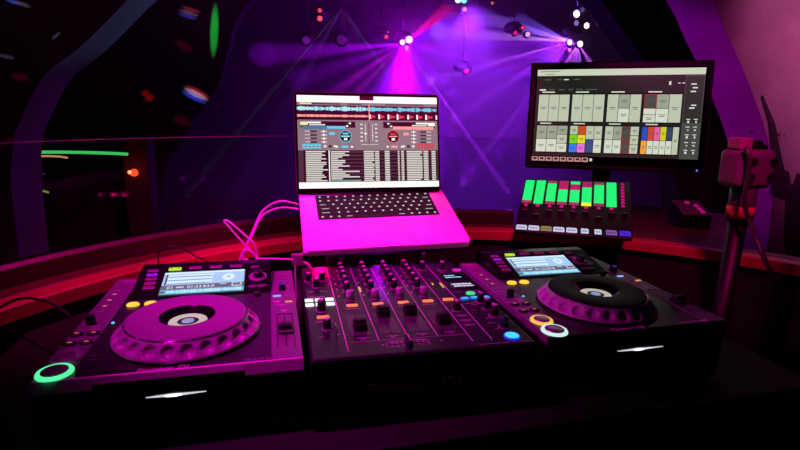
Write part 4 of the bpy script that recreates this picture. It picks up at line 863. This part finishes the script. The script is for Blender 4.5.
fixture('low hung light with one magenta lamp right of the laptop screen', (2.214, 5.2, 0.79), [(0, -0.015, (255, 20, 130), 1.2, 0.030)])
fixture('dim light reflecting violet, left of the magenta light', (0.74, 5.2, 1.05), [(0.0, -0.01, (110, 20, 140), 0.6, 0.05)])  # lens glow stands in for violet light falling on the fixture
fixture('dim light reflecting violet, far left above the laptop', (0.36, 5.2, 1.02), [(0.0, -0.01, (120, 30, 170), 0.7, 0.04)])  # glowing lens again imitates violet light caught by the fixture
fixture('high dim light with an orange lamp near the top of the room', (2.48, 5.2, 1.56), [(0.0, -0.02, (255, 110, 90), 1.0, 0.016)])

def beam(src, dst, col, e_, ang, bl=0.6): light('SPOT', 'stage_beam', src, col, e_, dst, 0.0, ang, bl)
VI = (0.26, 0.0, 1.0); PU = (0.42, 0.0, 1.0); MG = (0.8, 0.0, 0.9)
AL = (A[0] + 0.08, A[1] + 0.36, A[2] + 0.035)
K = 26.0
for dst, col, e_, ang in [((-0.08, 7.97, 1.10), (0.40, 0, 1), 130, 8), ((0.46, 7.97, 0.75), (0.36, 0, 1), 50, 8), ((0.81, 7.97, 0.43), (0.7, 0, 1), 100, 5), ((1.19, 7.97, 0.36), MG, 90, 4), ((1.53, 7.97, 0.29), VI, 150, 6),
                          ((1.89, 7.97, 0.13), PU, 190, 6), ((2.19, 7.97, -0.04), (0.50, 0.0, 1), 200, 8), ((2.48, 7.97, -0.03), PU, 220, 6), ((2.74, 7.97, -0.03), VI, 150, 4), ((3.08, 7.97, 0.07), PU, 130, 4), ((3.99, 7.33, FZ), (0.42, 0.02, 1), 1300, 2.0),
                          ((3.51, 7.97, -0.74), VI, 420, 3), ((4.66, 7.97, 1.04), (1, 0.0, 0.40), 260, 2), ((4.68, 7.97, 0.90), (0.10, 0.0, 1), 520, 3), ((3.04, 7.97, 2.08), (1, 0.0, 0.10), 200, 6), ((2.95, 7.97, 1.75), (0.03, 0.0, 1), 300, 6),
                          ((1.28, 7.97, -0.39), PU, 140, 5), ((3.44, 7.97, 0.34), VI, 120, 7), ((2.2, 7.97, -0.3), VI, 200, 34)]:
    beam(AL, dst, col, e_ * K, ang)
BL_ = (B[0] + 0.13, B[1] + 0.36, B[2] + 0.02); BD = (B[0] + 0.25, B[1] + 0.36, B[2] + 0.0)
for dst, col, e_, ang in [((4.2, 7.97, 1.94), (0.22, 0.08, 1), 160, 6), ((3.48, 7.97, 1.92), (0.30, 0.12, 1), 260, 7), ((2.81, 7.97, 1.62), (0.50, 0.16, 0.9), 260, 7), ((2.56, 7.97, 1.34), VI, 180, 5), ((3.4, 7.97, 0.92), (0.30, 0.0, 1), 160, 4),
                          ((2.7, 7.97, 0.82), (0.55, 0.08, 1), 380, 3.6), ((3.16, 7.97, 0.19), (0.42, 0.03, 1), 320, 4), ((3.42, 7.97, -0.92), (0.40, 0.02, 1), 520, 3), ((4.08, 7.97, -0.37), VI, 200, 5), ((2.7, 7.97, 0.45), VI, 200, 3)]:
    beam(BL_, dst, col, e_ * K, ang)
for dst, col, e_, ang in [((5.0, 7.97, 0.74), (0.7, 0.1, 1), 170, 4.5), ((5.22, 7.97, 0.5), (0.4, 0.1, 1), 170, 4), ((5.47, 7.97, 0.4), (0.55, 0.08, 1), 170, 4.5), ((5.75, 7.97, 0.5), (0.4, 0.1, 1), 170, 4), ((6.12, 7.97, 0.9), (0.6, 0.1, 1), 150, 4)]:
    beam(BD, dst, col, e_ * K, ang)
beam((3.90, 4.92, 1.43), (3.62, 4.95, 1.24), (0.7, 0.5, 1), 160, 9)
beam((B[0] - 0.07, 4.92, B[2] + 0.28), (3.38, 4.95, 1.9), (0.15, 0.1, 1), 500, 8)
beam((Cc[0] + 0.05, 4.92, Cc[2]), (1.86, 4.95, 1.1), (0.0, 1, 0.85), 300, 14); beam((Cc[0], 4.92, Cc[2]), (1.72, 4.95, 0.2), (0.25, 0.3, 1), 700, 2.6)
light('SPOT', 'violet_fill', (1.9, 4.3, 1.3), (0.28, 0.02, 1.0), 420, (2.4, 6.5, -0.8), 0.1, 120, 1.0)
light('SPOT', 'violet_fill', (3.4, 4.9, 1.2), (0.28, 0.02, 1.0), 320, (2.9, 7, -0.8), 0.1, 120, 1.0)
light('POINT', 'magenta_fill', (1.43, 4.88, 1.02), (0.50, 0.0, 1.0), 26, size=0.05)
# patches of moving light on the walls at the left
def fleck(src, dst, col, e_, ang, sc=(1, 1, 1), roll=0): light('SPOT', 'effect_spot', src, col, e_, dst, 0.0, ang, 0.9, scale=sc, roll=roll)
S3 = (0.5, 0.9, 1.15)
for dst, col, e_ in (((-0.495, 2.98, 0.905), (1, .1, .15), 120), ((-0.51, 2.98, 0.885), (1, 0.7, 1), 70), ((-0.52, 2.98, 0.865), (.1, .1, 1), 200)): fleck(S3, dst, col, e_ * 4, 3.0, (1.0, 0.25, 1), R(-20))
for dst, col, e_ in (((-0.488, 2.98, 0.405), (1, .05, .1), 240), ((-0.498, 2.98, 0.39), (1, 0.8, 1), 320), ((-0.512, 2.98, 0.37), (.05, .1, 1), 500)): fleck(S3, dst, col, e_ * 4, 4.2, (1.0, 0.22, 1), R(-35))
fleck(S3, (-0.554, 2.98, 0.685), (1, 0, .1), 110, 3.4, (1, 0.4, 1), R(-40)); fleck(S3, (-0.596, 2.98, 0.221), (1, 0, .1), 120, 3, (1, 0.5, 1), R(-35))
fleck(S3, (-0.365, 2.98, 0.79), (0.02, 1, 0.08), 1500, 9.0, (0.16, 1, 1), R(-5))
for d_, e_ in (((-0.80, 2.98, 0.385), 160), ((-0.775, 2.98, 0.36), 160), ((-0.79, 2.98, 0.35), 60)): fleck(S3, d_, (1, 0.02, 0.02), e_ * 4, 1.1)
S1 = (0.2, -0.3, 1.2)
for dst, col, e_, ang, sc_, ro in (((-0.925, 1.59, 0.668), (.1, .15, 1), 60, 1.3, (1, .3, 1), -.5), ((-0.895, 1.59, 0.662), (1, .6, .9), 14, 1.4, (1, .3, 1), -.5), ((-0.971, 1.59, 0.478), (.7, .5, 1), 14, 1.5, (1, .25, 1), -.4), ((-0.932, 1.59, 0.406), (1, 0, .1), 8, 1.7, (1, .45, 1), -.6),
                               ((-0.60, 1.66, 0.70), (1, 0, .15), 5, 1.6, (1, .4, 1), -.6), ((-0.994, 1.59, 0.172), (1, 0, .15), 5, 1.6, (1, .5, 1), 0), ((-0.80, 1.59, 0.56), (.7, .6, 1), 12, 1.2, (1, .25, 1), .7)):
    fleck(S1, dst, col, e_ * 2.5, ang, sc_, ro)
# light patches on the floor and the back wall
for dst, col, e_, an in (((-1.30, 7.4, FZ), (0.02, 1, .1), 900, 3), ((-1.03, 7.98, -0.65), (1, .5, .8), 500, 2.2), ((0.18, 7.98, -0.70), (1, .1, .2), 400, 1.6), ((0.13, 7.98, -0.87), (.9, .1, 1), 400, 1.6), ((1.5, 6.2, FZ), (1, 0.05, .7), 500, 8), ((3.1, 6.6, FZ), (.2, .3, 1), 700, 7), ((2.5, 6.4, FZ), (1, .05, .6), 500, 6), ((-0.6, 5.6, FZ), (.3, .1, 1), 700, 8)):
    light('SPOT', 'effect_spot', (1.0, 7.0, 1.7), col, e_, dst, 0.0, an, 0.9, scale=(1, 0.5, 1), roll=0.6)

# speaker cabinet with red lamp, seen through the glass on the left
sp = thing('speaker_cabinet', 'dark loudspeaker with a red glowing lamp behind the glass at left', 'speaker', (-0.82, 2.72, FZ))
MB().box(-0.07, 0.07, -0.10, 0.10, 0, 1.16, 0, bev=0.01).build('cabinet', [mat('cabinet_maroon', (52, 22, 30), 0.6)], sp)
MB().lathe([(0, 0), (0.055, 0), (0.06, 0.006), (0, 0.004)], 32, mtx=Matrix.Rotation(R(90), 4, 'X')).build('woofer', [knobm], sp, (0, -0.101, 0.45))
MB().lathe([(0, 0), (0.022, 0), (0.02, 0.02), (0.008, 0.03), (0, 0.031)], 20, mtx=Matrix.Rotation(R(90), 4, 'X')).build('red_lamp', [glow('red_lamp', (255, 70, 35), 1.6)], sp, (-0.01, -0.1015, 0.965))
light('POINT', 'red_lamp_light', (-0.83, 2.52, -0.07), (1, 0.05, 0.02), 0.12, size=0.01)
# reflections on the glass at left, drawn as glowing tubes behind it
for x0_, x1_, y_, z_, rgb, st_, rr, lab in ((-1.46, -0.80, 2.40, 0.050, (70, 215, 110), 0.75, 0.008, 'long green reflection on the glass at left, drawn as a glowing tube'), (-1.27, -1.09, 2.39, 0.030, (235, 170, 110), 0.6, 0.005, 'short orange reflection just under the long green one'),
                                     (-1.30, -1.20, 2.39, -0.155, (150, 190, 60), 0.4, 0.006, 'short dim yellow green reflection, lowest at left'), (-1.50, -1.21, 2.40, -0.058, (95, 60, 110), 0.45, 0.004, 'thin dim violet reflection between the green ones'),):
    o = thing('glass_reflection', lab, 'glass reflection', ((x0_ + x1_) / 2, y_, z_), (0, 0, 0))
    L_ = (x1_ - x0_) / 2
    MB().tube([(-L_, 0, -0.008), (-L_ * .6, 0, 0), (0, 0, 0.003), (L_ * .6, 0, 0), (L_, 0, -0.006)], rr).build('tube', [glow('reflection_%d_%d' % (rgb[0], rgb[1]), rgb, st_)], o)  # glowing tube stands in for the reflection on the glass
    MB().box(-L_, L_, 0.009, 0.015, -0.012, 0.012).build('reflection_backing', [knobm], o)
